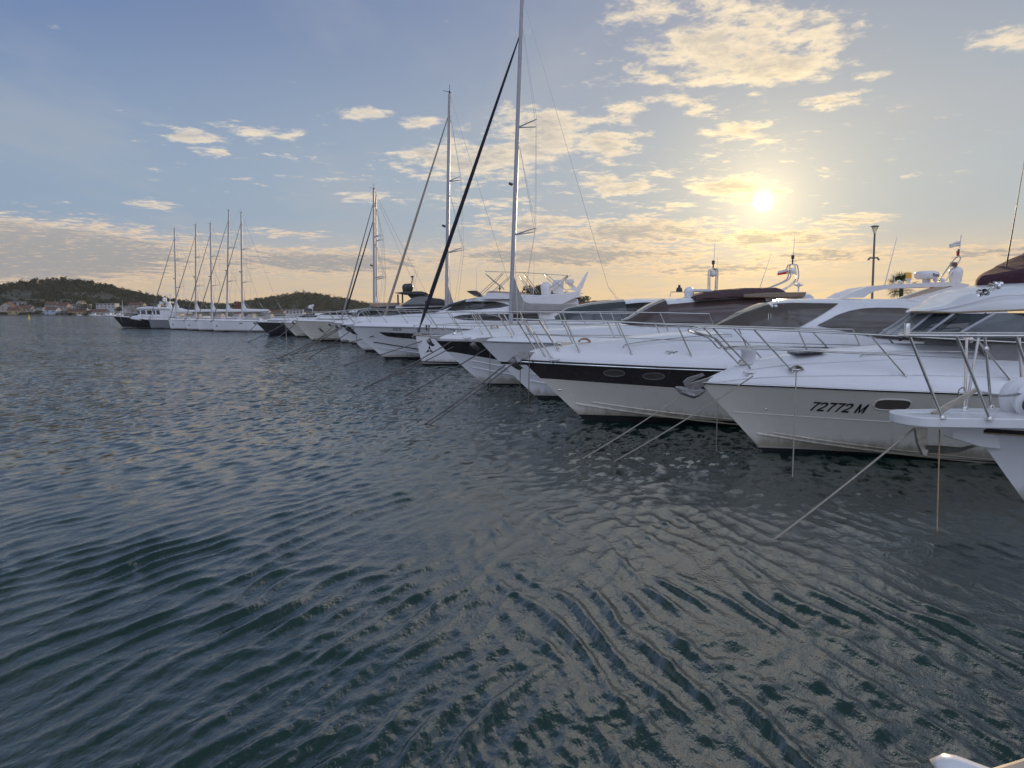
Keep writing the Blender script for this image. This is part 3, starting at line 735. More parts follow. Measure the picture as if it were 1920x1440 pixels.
    for s in (-1, 1):
        st = MB(); st.box((X0 + 9.0, Y0 + s * .7, 3.0), (.25, .6, .8)); st.build('helm_seat', DULLWHITE, root, bevel=.08)
    # flybridge: deep visor sweeping back, canvas on top
    Yf = Y0 - 1.0
    tip_x = P(1708, 584, Y0).x
    tp = XZ([(1709, 583), (1738, 566), (1767, 548), (1800, 538), (1836, 531), (1880, 527), (1925, 524), (2100, 520)], Yf)
    bt = XZ([(1709, 586), (1725, 588), (1767, 585.5), (1835, 582), (1925, 581), (2100, 580)], Yf)
    fb = MB(); rows = []; nt = 22
    dx_ = tip_x - tp[0][0] + .25; tp = [(tip_x, tp[0][1])] + [(x + dx_, z) for x, z in tp[1:]]; bt = [(tip_x, bt[0][1])] + [(x + dx_, z) for x, z in bt[1:]]
    pw = lambda x, W_=1.95, x0=tip_x, k=2.4: W_ * min(1.0, max(0.0, (x - x0) / k)) ** .5 + .01
    xs = [tp[0][0] + (tp[-1][0] - tp[0][0]) * (i / 48) ** 2 for i in range(49)]
    for x in xs:
        a, c = interp(x, bt), interp(x, tp); w = pw(x)
        rows.append([(x, Y0 - w * math.copysign(abs(math.cos(t)) ** .55, math.cos(t)) * (1.0 if math.sin(t) < .3 else 1 - .10 * (math.sin(t) - .3)), a + (c - a) * max(0, math.sin(t)) ** .75) for t in [math.pi * k / nt for k in range(nt + 1)]])
    fb.grid(rows, False, True); fb.build('flybridge', WHITE, root, sharp=50)
    MB().tube([(x, Y0 - pw(x) - .02, interp(x, bt) + .02) for x in xs], .022, 6).build('visor_trim', BRONZE, root)
    MB().tube([(x, Y0 - pw(x) * .975, interp(x, bt) + .36 * min(1, (x - tp[0][0]) / 1.2)) for x in xs[9:]], .014, 6).build('flybridge_crease', WHITE, root)
    cv = MB(); c1 = XZ([(1837, 530), (1845, 514), (1880, 501), (1925, 485), (2000, 448), (2100, 425), (2400, 415)], Yf); c0 = XZ([(1837, 532), (1880, 526), (1925, 521), (2400, 516)], Yf); rows = []
    sh_x = P(1836, 531, Y0).x + .12 - c1[0][0]; c1 = [(x + sh_x, z) for x, z in c1]; c0 = [(x + sh_x, z) for x, z in c0]
    for x in [c1[0][0] + (c1[-1][0] - c1[0][0]) * (i / 24) ** 1.6 for i in range(25)]:
        a, c = interp(x, c0) - .06, interp(x, c1); w = pw(x, 1.62, c1[0][0], 1.3)
        rows.append([(x, Y0 - w * math.copysign(abs(math.cos(t)) ** .4, math.cos(t)), a + (c - a) * max(0, math.sin(t)) ** .6 + .012 * math.sin(x * 9 + 5 * t)) for t in [math.pi * k / 20 for k in range(21)]])
    cv.grid(rows, False, True); cv.build('canvas_cover', BURG, root, sharp=50)
    hn = MB(); p = P(1885, 540, Y0 - 1.55)
    hr = Matrix.Rotation(rad(100), 3, 'Y') @ Matrix.Rotation(0, 3, 'X')
    for i, (a, c, r) in enumerate((((1872, 537), (1837, 550), .11), ((1866, 533), (1848, 548), .11), ((1876, 533), (1860, 537), .12))):
        u, v = P(a[0], a[1], Y0 - 1.62), P(c[0], c[1], Y0 - 1.70); hn.tube([u, u + (v - u) * .75], .018, 8); hn.tube([u + (v - u) * .72, v], .02, 12, r2=r * .85, cap=False); hn.ball(u, .07, 10)
    hn.build('trumpet_horn', CHROME, root)
    whip(root, P(1887, 500, Y0 - .6), P(1921, 300, Y0 - .6), .018, m=RUBBER)
    # bow rail, cleats, hatch, anchor in its wrapping
    guard_rail(h, root, dz, [.15, 1.02, 3.4, 5.6, 7.8], lambda x: 1.02 - .02 * x, lambda x: 1.0 - .03 * x, inset=.22, mid=(.52,), r=.023, front='open', posts_as_children=True)
    for a in ((1430, 703), (1508, 697)):
        p = P(a[0], a[1], 16.0); cleat(root, (p.x, Y0 - h.top(p.x - X0) * .80, dz(p.x - X0, h.top(p.x - X0) * .80)), 1.1)
    cl = MB(); p = P(1508, 692, 16.0); cc = Vector((p.x, Y0 - h.top(p.x - X0) * .80, dz(p.x - X0, h.top(p.x - X0) * .8) + .05))
    for k in range(7): cl.tube([cc + Vector((.17 * math.cos(t) * (1 - .06 * k), -.03 + .02 * k - .06 + .05 * math.sin(t * 2), .10 * abs(math.sin(t)) * (1 - .05 * k) + .02)) for t in [math.pi * i / 12 for i in range(13)]], .016, 6)
    cl.build('rope_coil', ROPE, root)
    ht = MB(); p = P(1560, 654, Y0 - .3); ht.box((p.x - .6, Y0 - .25, dz(p.x - .6 - X0, .25) + .035), (.72, .62, .05), Matrix.Rotation(rad(-4), 3, 'Y')); ht.build('deck_hatch', GLASSGR, root, bevel=.02)
    wd = MB(); p = Vector((X0 + 1.15, Y0 - .1, dz(1.15, .1) - .05)); wd.lathe(p, [(0, 0), (.17, 0), (.17, .30), (.19, .33), (.19, .36), (.15, .37), (0, .37)], 20); wd.build('windlass', WHITE, root)
    pu = MB(); pu.ball((X0 + 1.0, Y0 - .15, dz(1.0, .1) + .06), .10, 10, (1.2, 1, .8)); pu.build('windlass_motor', CHROME, root)
    an = MB(); q = lambda px, py, dy=0: P(px, py, Y0 + dy)
    an.prism([q(1356, 700, -.06), q(1318, 712, -.06), q(1296, 718, -.06), q(1288, 735, -.06), q(1300, 738, -.06), q(1330, 716, -.06), q(1358, 708, -.06)], (0, .12, 0))
    an.build('bow_roller', ANCH, root, bevel=.01)
    wr = MB(); rng = random.Random(5)
    path = [q(1266, 727), q(1276, 732), q(1290, 735), q(1300, 737), q(1312, 735), q(1322, 733)]
    rows = []
    for i, p in enumerate(path):
        r = [.05, .12, .15, .17, .12, .04][i]; rows.append([p + Vector((0, r * math.cos(t) * rng.uniform(.7, 1.2), r * .75 * math.sin(t) * rng.uniform(.7, 1.25))) for t in [2 * math.pi * k / 14 for k in range(14)]])
    wr.grid(rows, False, True); wr.build('anchor', mat('anchor_wrapping', (.26, .25, .245), .45, var=.25, vscale=10, bump=1.0, bscale=25), root, sharp=30)
    sh = MB(); sh.prism([q(1288, 733, -.03), q(1281, 716, -.03), q(1290, 708, -.03), q(1318, 700, -.03), q(1322, 704, -.03), q(1296, 716, -.03), q(1296, 733, -.03)], (0, .06, 0)); sh.build('anchor_shank', ANCH, root, bevel=.01)
boat_number()
# ------------------------------------------------------------------ yacht with the brown band
def boat_brown():
    Y0 = 22.3; tip = P(978, 675, Y0); X0 = tip.x; zs = tip.z
    root = thing('motor_yacht', 'white yacht with brown hull band, two oval portholes and white radar arch', 'yacht', (X0 + 2, Y0, 0))
    h = Hull(X0, Y0, 16.5, 2.25, [(0, zs), (3, zs - .07), (6, zs - .14), (16.5, zs - .35)], 2.05, chine=(.62, .0), wc=(.46, .86), fl=1.2, pt=2.2, pb=1.8)
    blo = lerpf([(0, 1.38), (1.0, 1.36), (5.5, 1.17), (9, 1.08), (16.5, 1.0)])
    wl = lambda x: .20 - .004 * x
    hull_parts(h, root, [('hull', CREAM, wl, blo), ('hull_band', BROWNBAND, blo, lambda x: h.sheer(x) - .05), ('gunwale', WHITE, lambda x: h.sheer(x) - .05, None), ('waterline_band', ANTIFOUL, None, wl)])
    rub_rail(h, root, RUBBER, .024, dz=-.005); rub_rail(h, root, CHROME, .022, dz=-.055, out=.012, name='chrome_strip')
    strake(h, root, CREAM, .02, .9, r=.032); strake(h, root, CREAM, .06, .8, r=.02, dz=.16)
    hull_patch(h, root, CREAM, list(np.linspace(X0 + 1.1, X0 + 16, 24)), lambda x: blo(x - X0) - .035, lambda x: blo(x - X0) - .012, 'band_edge', off=.014, nz=1)
    crown = [(0, .06), (.12, .20)] + [(P(a, b, Y0).x - X0, P(a, b, Y0).z - interp(P(a, b, Y0).x - X0, h.sh)) for a, b in ((1000, 655), (1030, 650), (1065, 646), (1145, 634), (1250, 622), (1359, 616))]
    dz = deck_part(h, root, crown + [(16.5, crown[-1][1])], WHITE, p=2.2, q=.7)
    for a in ((1157, 703), (1229, 707)):
        p = P(a[0], a[1], 20.7); hull_oval(h, root, GLASSBR, p.x, p.z, .31, .105, 'porthole', p=2.0, rim=LAMPGREY)
    o = MB(); c = P(1051, 733, 21.9); o.ball((c.x, Y0 - h.y(c.x, c.z) - .005, c.z), .05, 10, (1.4, .5, .7)); o.build('drain_outlet', CHROME, root)
    st = []
    prof = XZ([(1338, 618), (1373, 600), (1400, 585.5), (1432, 572.5), (1462, 562.5), (1480, 560), (1579, 559), (1700, 560), (1860, 562)], Y0 - .6)
    ws = [(.75, .30), (1.1, .65), (1.38, .95), (1.55, 1.15), (1.68, 1.3), (1.72, 1.35), (1.80, 1.42), (1.8, 1.42), (1.8, 1.42)]
    for (x, z), (a, b) in zip(prof, ws): st.append((x, 2.35, z, a, b))
    cb = Cabin(Y0, st, 3.4); cb.build(root, WHITE)
    Yp = Y0 - 1.5
    x1 = P(1462, 567, Yp).x
    lo = lerpf(XZ([(1340, 618), (1365, 616), (1440, 619), (1490, 617), (1584, 569)], Yp)); hi = lerpf(XZ([(1440, 571), (1462, 569), (1500, 567), (1584, 568.4)], Yp))
    cb.screen(root, GLASSBR, prof[0][0] + .08, x1, lambda x: min(lo(x), cb.g(x)[1] - .03))
    cb.side(root, GLASSBR, list(np.linspace(x1, P(1584, 569, Yp).x, 14)), lo, hi, name='quarter_window')
    cb.mullion(root, RUBBER, prof[0][0] + .1, prof[4][0], .0, .02)
    w = XZ([(1532, 609), (1550, 601), (1573, 590), (1600, 582), (1625, 578), (1653, 576.5), (1700, 577), (1760, 584), (1800, 600)], Yp); wl_ = XZ([(1532, 610), (1580, 620), (1640, 633), (1740, 640), (1800, 601)], Yp)
    cb.side(root, GLASSBR, list(np.linspace(w[0][0], w[-1][0], 30)), lambda x: max(2.40, interp(x, wl_)), lerpf(w), name='saloon_window')
    wp = MB(); p = P(1420, 612, Y0 - .9)
    for k in range(2): wp.tube([P(1440 + 6 * k, 618, Y0 - 1.2) , P(1441 + 4 * k, 588, Y0 - 1.15)], .012, 6)
    wp.tube(arc([P(1452, 612, Y0 - 1.3), P(1470, 606, Y0 - 1.3), P(1490, 605, Y0 - 1.4), P(1478, 611, Y0 - 1.4)], 5), .010, 6)
    wp.build('wiper', STEEL, root)
    # radar arch: a swept hoop on each side and a flat top
    ar = MB(); Ya = Y0 - .60
    up = XZ([(1580, 558), (1600, 547), (1625, 538.5), (1665, 533.5), (1720, 531), (1771, 528.6), (1800, 530), (1819, 533)], Ya)
    dn = XZ([(1620, 558), (1628, 552), (1640, 546), (1665, 541.5), (1720, 538.5), (1771, 537.5), (1790, 536)], Ya)
    for s in (-1, 1):
        yo = Y0 + s * .60
        for i in range(len(up) - 2):
            a, b2, c2, d2 = up[i], up[i + 1], dn[min(i + 1, 6)], dn[min(i, 6)]
            ar.prism([(a[0], yo, a[1]), (b2[0], yo, b2[1]), (c2[0], yo, c2[1]), (d2[0], yo, d2[1])], (0, -s * .22, 0))
        rl = XZ([(1788, 536), (1819, 534), (1812, 540), (1748, 562), (1705, 562)], Ya); ar.prism([(x, yo, z) for x, z in rl], (0, -s * .22, 0))
    tz = XZ([(1728, 533), (1728, 531.2), (1771, 529), (1800, 530.5), (1819, 533.5), (1800, 537)], Ya)
    ar.prism([(x, Y0 - .59, z + .004) for x, z in tz], (0, 1.18, 0))
    ar.build('radar_arch', WHITE, root, sharp=50)
    c = P(1737, 523.5, Y0 - .3); rd = MB()
    rd.lathe(c, [(0, 0), (.27, 0), (.33, .05), (.345, .12), (.345, .17), (.32, .22), (.25, .245), (0, .255)], 30); rd.lathe(c - Vector((0, 0, .16)), [(0, -.05), (.20, -.05), (.12, .05), (.11, .17)], 16)
    RD = rd.build('radar_scanner', WHITE, root)
    rs_ = .349; lettering('Raymarine', .135, 0, c.z + .075, lambda x, z: 0, INK, RD, 'lettering', bold=.002)
    o = bpy.data.objects[[x.name for x in RD.children][0]]; o3 = ORIGIN[o.name]
    for v in o.data.vertices:
        t = (v.co.x + o3.x) / rs_ - .05; v.co = Vector((c.x + rs_ * math.sin(t), c.y - rs_ * math.cos(t), v.co.z + o3.z)) - o3
    dome(root, P(1791, 530, Y0 - .3), .20, .50)
    bz = MB(); q = P(1703, 531, Y0 - .3); bz.lathe(q, [(0, 0), (.06, 0), (.06, .1), (.1, .12), (.1, .14), (0, .14)], 14); bz.build('beacon_base', WHITE, root)
    bz = MB(); bz.lathe(q + Vector((0, 0, .14)), [(0, 0), (.08, 0), (.08, .17), (.07, .19), (0, .19)], 14); bz.build('beacon', AMBER, root)
    for a in ((1686, 530), (1754, 526), (1767, 527)):
        q = P(a[0], a[1], Y0 - .5); b = MB(); b.tube([q - Vector((0, 0, .12)), q], .02, 6); b.ball(q + Vector((0, 0, .02)), .07, 10); b.build('deck_light', DULLWHITE, root)
    fr = MB(); q = lambda a, b, d=0: P(a, b, Y0 - .4 + d)
    fr.tube(arc([q(1760, 527), q(1785, 492), q(1796, 481), q(1801, 484), q(1794, 497), q(1773, 527)], 6), .020, 7); fr.tube([q(1798, 482), q(1802, 443)], .012, 6)
    fr.box(q(1788, 496), (.16, .12, .14)); fr.ball(q(1802, 442), .03, 8); fr.build('flag_staff', STEEL, root)
    def flag(pts, cols, name='flag'):
        a, b, c_, d = [Vector(p) for p in pts]; k = len(cols); F_ = None
        for i, m in enumerate(cols):
            g = MB(); rows = []
            for j in range(9):
                u = j / 8; r1 = a + (b - a) * u; r2 = d + (c_ - d) * u; wv = Vector((0, .05 * math.sin(u * 6), .015 * math.sin(u * 5)))
                rows.append([r1 + (r2 - r1) * (i / k) + wv, r1 + (r2 - r1) * ((i + 1) / k) + wv])
            g.grid(rows); o = g.build(name if F_ is None else 'flag_stripe', m, root if F_ is None else F_, solid=.012)
            F_ = F_ or o
    flag([q(1801, 452), q(1779, 457), q(1780, 464), q(1800, 462)], [WHITECLOTH, WHITECLOTH])
    flag([q(1799, 467), q(1793, 470), q(1793, 479), q(1799, 481)], [TEAK, REDFLAG], 'pennant')
    whip(root, P(1659, 534, Y0 - .6), P(1682, 444, Y0 - .6), .018)
    whip(root, P(1677, 533, Y0 + .4), P(1677.5, 506, Y0 + .4), .010)
    guard_rail(h, root, dz, [-.18, .55, 1.35, 2.9, 4.6, 6.3, 8.0, 9.6], lambda x: .98 if x < 3 else .92, lambda x: .62 if x < 1 else .45, inset=.2, mid=(.5,), r=.023, front='closed', posts_as_children=True, fwd=.12)
    lp = MB()
    for s in (-1, 1): lp.tube(arc([(X0 + .75, Y0 + s * .30, dz(.75, .3)), (X0 + .2, Y0 + s * .24, zs + 1.05), (X0 + .02, Y0 + s * .22, zs + 1.26), (X0 + .16, Y0 + s * .22, zs + 1.22), (X0 + .95, Y0 + s * .42, dz(.95, .4))], 6), .023, 7)
    lp.build('pulpit_loop', STEEL, root)
    for s in (-1, 1):
        gr = MB(); gr.tube(arc([(X0 + 3.1, Y0 + s * .9, dz(3.1, .9)), (X0 + 3.3, Y0 + s * .92, dz(3.3, .92) + .10), (X0 + 4.6, Y0 + s * 1.05, dz(4.6, 1.05) + .10), (X0 + 6.2, Y0 + s * 1.1, dz(6.2, 1.1) + .10), (X0 + 6.4, Y0 + s * 1.1, dz(6.4, 1.1))], 5), .014, 6)
        gr.build('grab_rail', STEEL, root)
    anchor(root, (X0 + .05, Y0 - .02, zs + .15), 1.35)
    wd = MB(); wd.box((X0 + 1.35, Y0, dz(1.35, 0) + .03), (.45, .3, .2)); wd.lathe((X0 + 1.2, Y0 - .2, dz(1.2, .2) - .03), [(0, 0), (.09, 0), (.07, .08), (.1, .16), (0, .17)], 14); wd.build('windlass', CHROME, root, bevel=.02)
    rc = MB()
    for k in range(6): rc.tube([(X0 + 2.0 + .18 * math.cos(t), Y0 - .25 + .05 * k, dz(2.0, .2) + .02 + .13 * abs(math.sin(t)) * (1 - .05 * k)) for t in [math.pi * i / 10 for i in range(11)]], .022, 6)
    rc.build('rope_coil', mat('tan_rope', (.42, .26, .15), .9, var=.2, vscale=30), root)
    cleat(root, (X0 + 1.0, Y0 - .55, dz(1.0, .55)), 1.2); cleat(root, (X0 + 4.5, Y0 - h.top(4.5) * .86, dz(4.5, h.top(4.5) * .86)), 1.2)
    for k in (0, 1):
        wk = MB(); wk.lathe((X0 + 8.05 + .45 * k, Y0 - 1.5, dz(8.0, 1.5) - .06), [(0, 0), (.05, 0), (.05, .10), (0, .11)], 10)
        wk.build('deck_fitting', RUBBER, root)
boat_brown()
# ------------------------------------------------------------------ yachts further down the quay
def yacht(label, X0, Y0, L, B, sheer, ov, bands, crown, hullkw={}, rail=None, rub=None, strakes=True, anch=1.2, deckmat=None):
    root = thing('motor_yacht', label, 'yacht', (X0 + 2, Y0, 0))
    h = Hull(X0, Y0, L, B, sheer, ov, **hullkw)
    hull_parts(h, root, bands)
    if rub: rub_rail(h, root, *rub)
    if strakes: strake(h, root, bands[0][1], .03, .9, r=.03)
    dz = deck_part(h, root, crown, deckmat or WHITE, p=2.2, q=.65)
    if rail: guard_rail(h, root, dz, **rail)
    if anch: anchor(root, (X0 + .02, Y0 - .02, sheer[0][1] + .05), anch)
    return root, h, dz
def crown_of(px, X0, Y0, sh):
    r = [(0, .04)]
    for a, b in px:
        p = P(a, b, Y0); r.append((p.x - X0, max(.05, p.z - interp(p.x - X0, sh))))
    return r + [(20, r[-1][1])]
def boat_hardtop():
    Y0 = 27.9; tip = P(900, 640, Y0); X0 = tip.x; zs = tip.z; sh = [(0, zs), (4, zs - .05), (17, zs - .3)]
    crown = crown_of(((912, 634), (960, 628), (1002, 619), (1080, 612), (1160, 605), (1190, 601)), X0, Y0, sh)
    s0 = lerpf([(0, 1.42), (2, 1.40), (17, 1.1)])
    root, h, dz = yacht('white yacht with thin dark hull stripe and mauve canvas over its tinted wheelhouse', X0, Y0, 17.5, 2.25, sh, 2.35,
        [('hull', WHITE, lambda x: .14, s0), ('hull_stripe', BLACKBAND, s0, lambda x: s0(x) + .10), ('topsides', WHITE, lambda x: s0(x) + .10, None), ('waterline_band', ANTIFOUL, None, lambda x: .14)],
        crown, dict(chine=(.85, .05), wc=(.46, .86), fl=1.2, k=1.05), dict(tops=[-.1, .7, 1.6, 3.2, 5.0, 6.8, 8.6], hgt=lambda x: 1.0, rake=lambda x: .6 if x < 1 else .45, r=.023, front='closed', fwd=.1), (GREYPAINT, .028))
    strake(h, root, WHITE, .05, .9, r=.02, dz=.35)
    Ym = Y0 - 1.0
    prof = XZ([(1165, 604), (1183, 598), (1224, 572.5), (1250, 561), (1300, 556.5), (1324, 554), (1372, 551), (1420, 547), (1500, 547), (1515, 549)], Ym)
    ws = [(1.0, .4), (1.3, .8), (1.65, 1.2), (1.75, 1.35), (1.8, 1.4), (1.8, 1.4), (1.85, 1.45), (1.85, 1.45), (1.8, 1.4), (1.6, 1.2)]
    cb = Cabin(Y0, [(x, 2.5 if i < 8 else (3.3 if i == 8 else 4.0), z, a, b) for i, ((x, z), (a, b)) in enumerate(zip(prof, ws))], 3.6); cb.build(root, WHITE)
    tint = mat('mauve_tinted_glass', (.085, .058, .055), .10, var=.1, spec=.6)
    cb.screen(root, tint, prof[0][0] + .1, prof[3][0], lambda x: min(2.95, cb.g(x)[1] - .03))
    cb.side(root, tint, list(np.linspace(prof[3][0], P(1445, 560, Y0 - 1.8).x, 20)), lambda x: 2.95, lambda x: cb.g(x)[1] - .20, name='saloon_window')
    for yy in (.0, .6): cb.mullion(root, WHITE, prof[0][0] + .15, prof[3][0], yy, .025)
    cv = MB(); rows = []
    top = XZ([(1300, 558), (1318, 550), (1345, 544.5), (1375, 541), (1418, 539), (1455, 539), (1464, 542), (1468, 547)], Ym); MAUVE = mat('mauve_canvas', (.075, .042, .046), .85, var=.15, bump=.5, bscale=120)
    for x in np.linspace(top[0][0], top[-1][0], 26):
        zb = cb.g(x)[1] - .12; c = max(zb + .02, interp(x, top))
        rows.append([(x, Y0 - 1.42 * math.copysign(abs(math.cos(t)) ** .5, math.cos(t)), zb + (c - zb) * math.sin(t) ** .6 + .02 * math.sin(x * 7 + 6 * t)) for t in [math.pi * k / 18 for k in range(19)]])
    cv.grid(rows, False, True); cv.build('canvas_cover', MAUVE, root, sharp=50)
    # roof overhang with a small red mark, radar mast with light, flag, domes
    ov_ = MB(); o = XZ([(1395, 551.5), (1440, 548.5), (1513, 547.5), (1509, 557), (1470, 558), (1395, 558)], Y0 - 1.5); ov_.prism([(x, Y0 - 1.5, z) for x, z in o], (0, 3.0, 0)); ov_.build('hardtop', mat('taupe_gelcoat', (.22, .17, .13), .35), root, bevel=.03)
    def mast(c, y, w, hgt, flagged=False, lean=.0):
        p = P(c, y, Y0); m = MB()
        for s in (-1, 1): m.tube(arc([p + Vector((-w + (-1.0 if lean else 0), s * .12, -.05)), p + Vector((-w, s * .12, hgt * .35 if lean else .2)), p + Vector((-w, s * .12, hgt * .75)), p + Vector((-w * .5, s * .12, hgt * .85)), p + Vector((w * .5, s * .12, hgt * .85)), p + Vector((w, s * .12, hgt * .75)), p + Vector((w, s * .12, .35)), p + Vector((w * .9 - lean, s * .12, -.05))], 5), .026, 7)
        M_ = m.build('radar_mast', STEEL, root)
        d = MB(); d.lathe(p + Vector((0, 0, hgt * .52)), [(0, 0), (w * .6, .02), (w * .85, .08), (w * .85, .18), (w * .5, .26), (0, .27)], 14); d.build('radome', WHITE, M_)
        d = MB(); d.tube([p + Vector((0, 0, hgt * .85)), p + Vector((0, 0, hgt * 1.05))], .03, 7); d.lathe(p + Vector((0, 0, hgt * 1.05)), [(0, 0), (.06, 0), (.06, .14), (0, .16)], 10); d.build('mast_light', DARKPOLE, M_)
        whip(root, p + Vector((.02, 0, hgt * 1.1)), p + Vector((.04, 0, hgt * 1.1 + .9)), .014)
        return p, M_
    mast(1336, 543, .15, .95); whip(root, P(1342, 541, Y0), P(1345.5, 482, Y0), .016)
    p, M_ = mast(1484, 543, .17, 1.15, True, .55)
    f = MB(); rows = [[p + Vector((-.20 - .38 * u, .02 + .03 * math.sin(6 * u), .82 - .10 * u - (.20 - .04 * u) * v)) for v in (0, .5, 1)] for u in [i / 8 for i in range(9)]]; f.grid([[r[0], r[1]] for r in rows]); f.build('flag', WHITECLOTH, root)
    f = MB(); f.grid([[r[1], r[2]] for r in rows]); f.build('flag_stripe', REDFLAG, root)
    q = P(1497, 547, Y0 - .4); b = MB(); b.lathe(q, [(0, 0), (.03, 0), (.03, .18), (.05, .2), (.16, .24), (.17, .28), (.06, .31), (.03, .36), (0, .37)], 18); b.build('mushroom_antenna', DULLWHITE, root)
    whip(root, P(1425, 538, Y0), P(1447, 474, Y0), .014)
    dome(root, P(1292, 558, Y0 - .4), .20, .42); bl = MB(); bl.box(P(1312, 545, Y0 - .2), (.85, .3, .12)); bl.build('radar_scanner', DULLWHITE, root, bevel=.03)
    r2 = MB(); r2.tube([P(1256, 556, Y0), P(1258, 547.5, Y0), P(1292, 547.5, Y0)], .02, 6); r2.build('roof_rail', STEEL, root)
    q = P(1273.5, 547, Y0); b = MB(); b.lathe(q, [(0, 0), (.12, 0), (.13, .05), (.10, .16), (.05, .17), (.05, .26), (0, .28)], 14); b.build('horn_light', DARKPOLE, root)
boat_hardtop()
def boat_blackwedge():
    Y0 = 33.5; tip = P(815, 635, Y0); X0 = tip.x; zs = tip.z; sh = [(0, zs), (5, zs - .02), (17, zs - .2)]
    crown = crown_of(((822, 631), (848, 625), (893, 616), (947, 610.5), (1000, 607), (1050, 603)), X0, Y0, sh)
    lo = lerpf([(0, 1.62), (.9, 1.58), (3.2, 1.22), (6, 1.05), (17, .9)])
    root, h, dz = yacht('white yacht with black wedge along its bow and grey windscreen', X0, Y0, 16.5, 2.2, sh, 2.35,
        [('hull', WHITE, lambda x: .06, lo), ('hull_band', BLACKBAND, lo, lambda x: h_sh(x) - .10), ('gunwale', WHITE, lambda x: h_sh(x) - .10, None), ('waterline_band', ANTIFOUL, None, lambda x: .06)],
        crown, dict(chine=(.95, .05), wc=(.46, .86), fl=1.2, k=1.1), dict(tops=[-.3, .7, 1.8, 3.3, 5.0, 6.8, 8.6, 10.4], hgt=lambda x: 1.05, rake=lambda x: .7 if x < 1 else .55, r=.023, front='closed', fwd=.1), None)
    hull_patch(h, root, WHITE, list(np.linspace(X0 + 1.2, X0 + 15, 20)), lambda x: lo(x - X0) - .10, lambda x: lo(x - X0) - .07, 'band_edge', off=.015, nz=1)
    strake(h, root, WHITE, .05, .9, r=.025, dz=.40)
    Ym = Y0 - 1.0
    prof = XZ([(1030, 602), (1045, 592), (1066, 577.5), (1110, 568.5), (1160, 563), (1200, 559), (1271, 558.5), (1330, 560), (1400, 566)], Ym)
    ws = [(.9, .4), (1.2, .7), (1.55, 1.1), (1.75, 1.35), (1.85, 1.45), (1.85, 1.5), (1.85, 1.5), (1.85, 1.5), (1.8, 1.4)]
    cb = Cabin(Y0, [(x, 2.6, z, a, b) for (x, z), (a, b) in zip(prof, ws)], 3.2); cb.build(root, WHITE)
    cb.screen(root, GLASSGR, P(1042, 594, Ym).x, P(1172, 563, Ym).x, lambda x: min(3.12, cb.g(x)[1] - .04))
    cb.side(root, GLASSDK, list(np.linspace(P(1172, 563, Ym).x, P(1330, 563, Ym).x, 16)), lambda x: 3.05, lambda x: cb.g(x)[1] - .2, name='saloon_window')
    for yy in (.0, .62): cb.mullion(root, WHITE, P(1085, 570, Ym).x, P(1172, 563, Ym).x, yy, .03)
    cl = MB(); p = Vector((X0 + 2.9, Y0 - .5, dz(2.9, .5)))
    for k in range(5): cl.tube([p + Vector((.17 * math.cos(t), .05 * k - .1, .15 * abs(math.sin(t)))) for t in [math.pi * i / 10 for i in range(11)]], .025, 6)
    cl.build('rope_coil', MAT['tan_rope'], root); cleat(root, (X0 + 1.6, Y0 - .8, dz(1.6, .8)), 1.3)
    wn = MB(); wn.lathe((X0 + 1.0, Y0 - .2, dz(1.0, .2) - .02), [(0, 0), (.12, 0), (.08, .1), (.12, .2), (0, .21)], 12); wn.build('windlass', CHROME, root)
h_sh = lerpf([(0, P(815, 635, 33.5).z), (5, P(815, 635, 33.5).z - .02), (17, P(815, 635, 33.5).z - .2)])
boat_blackwedge()
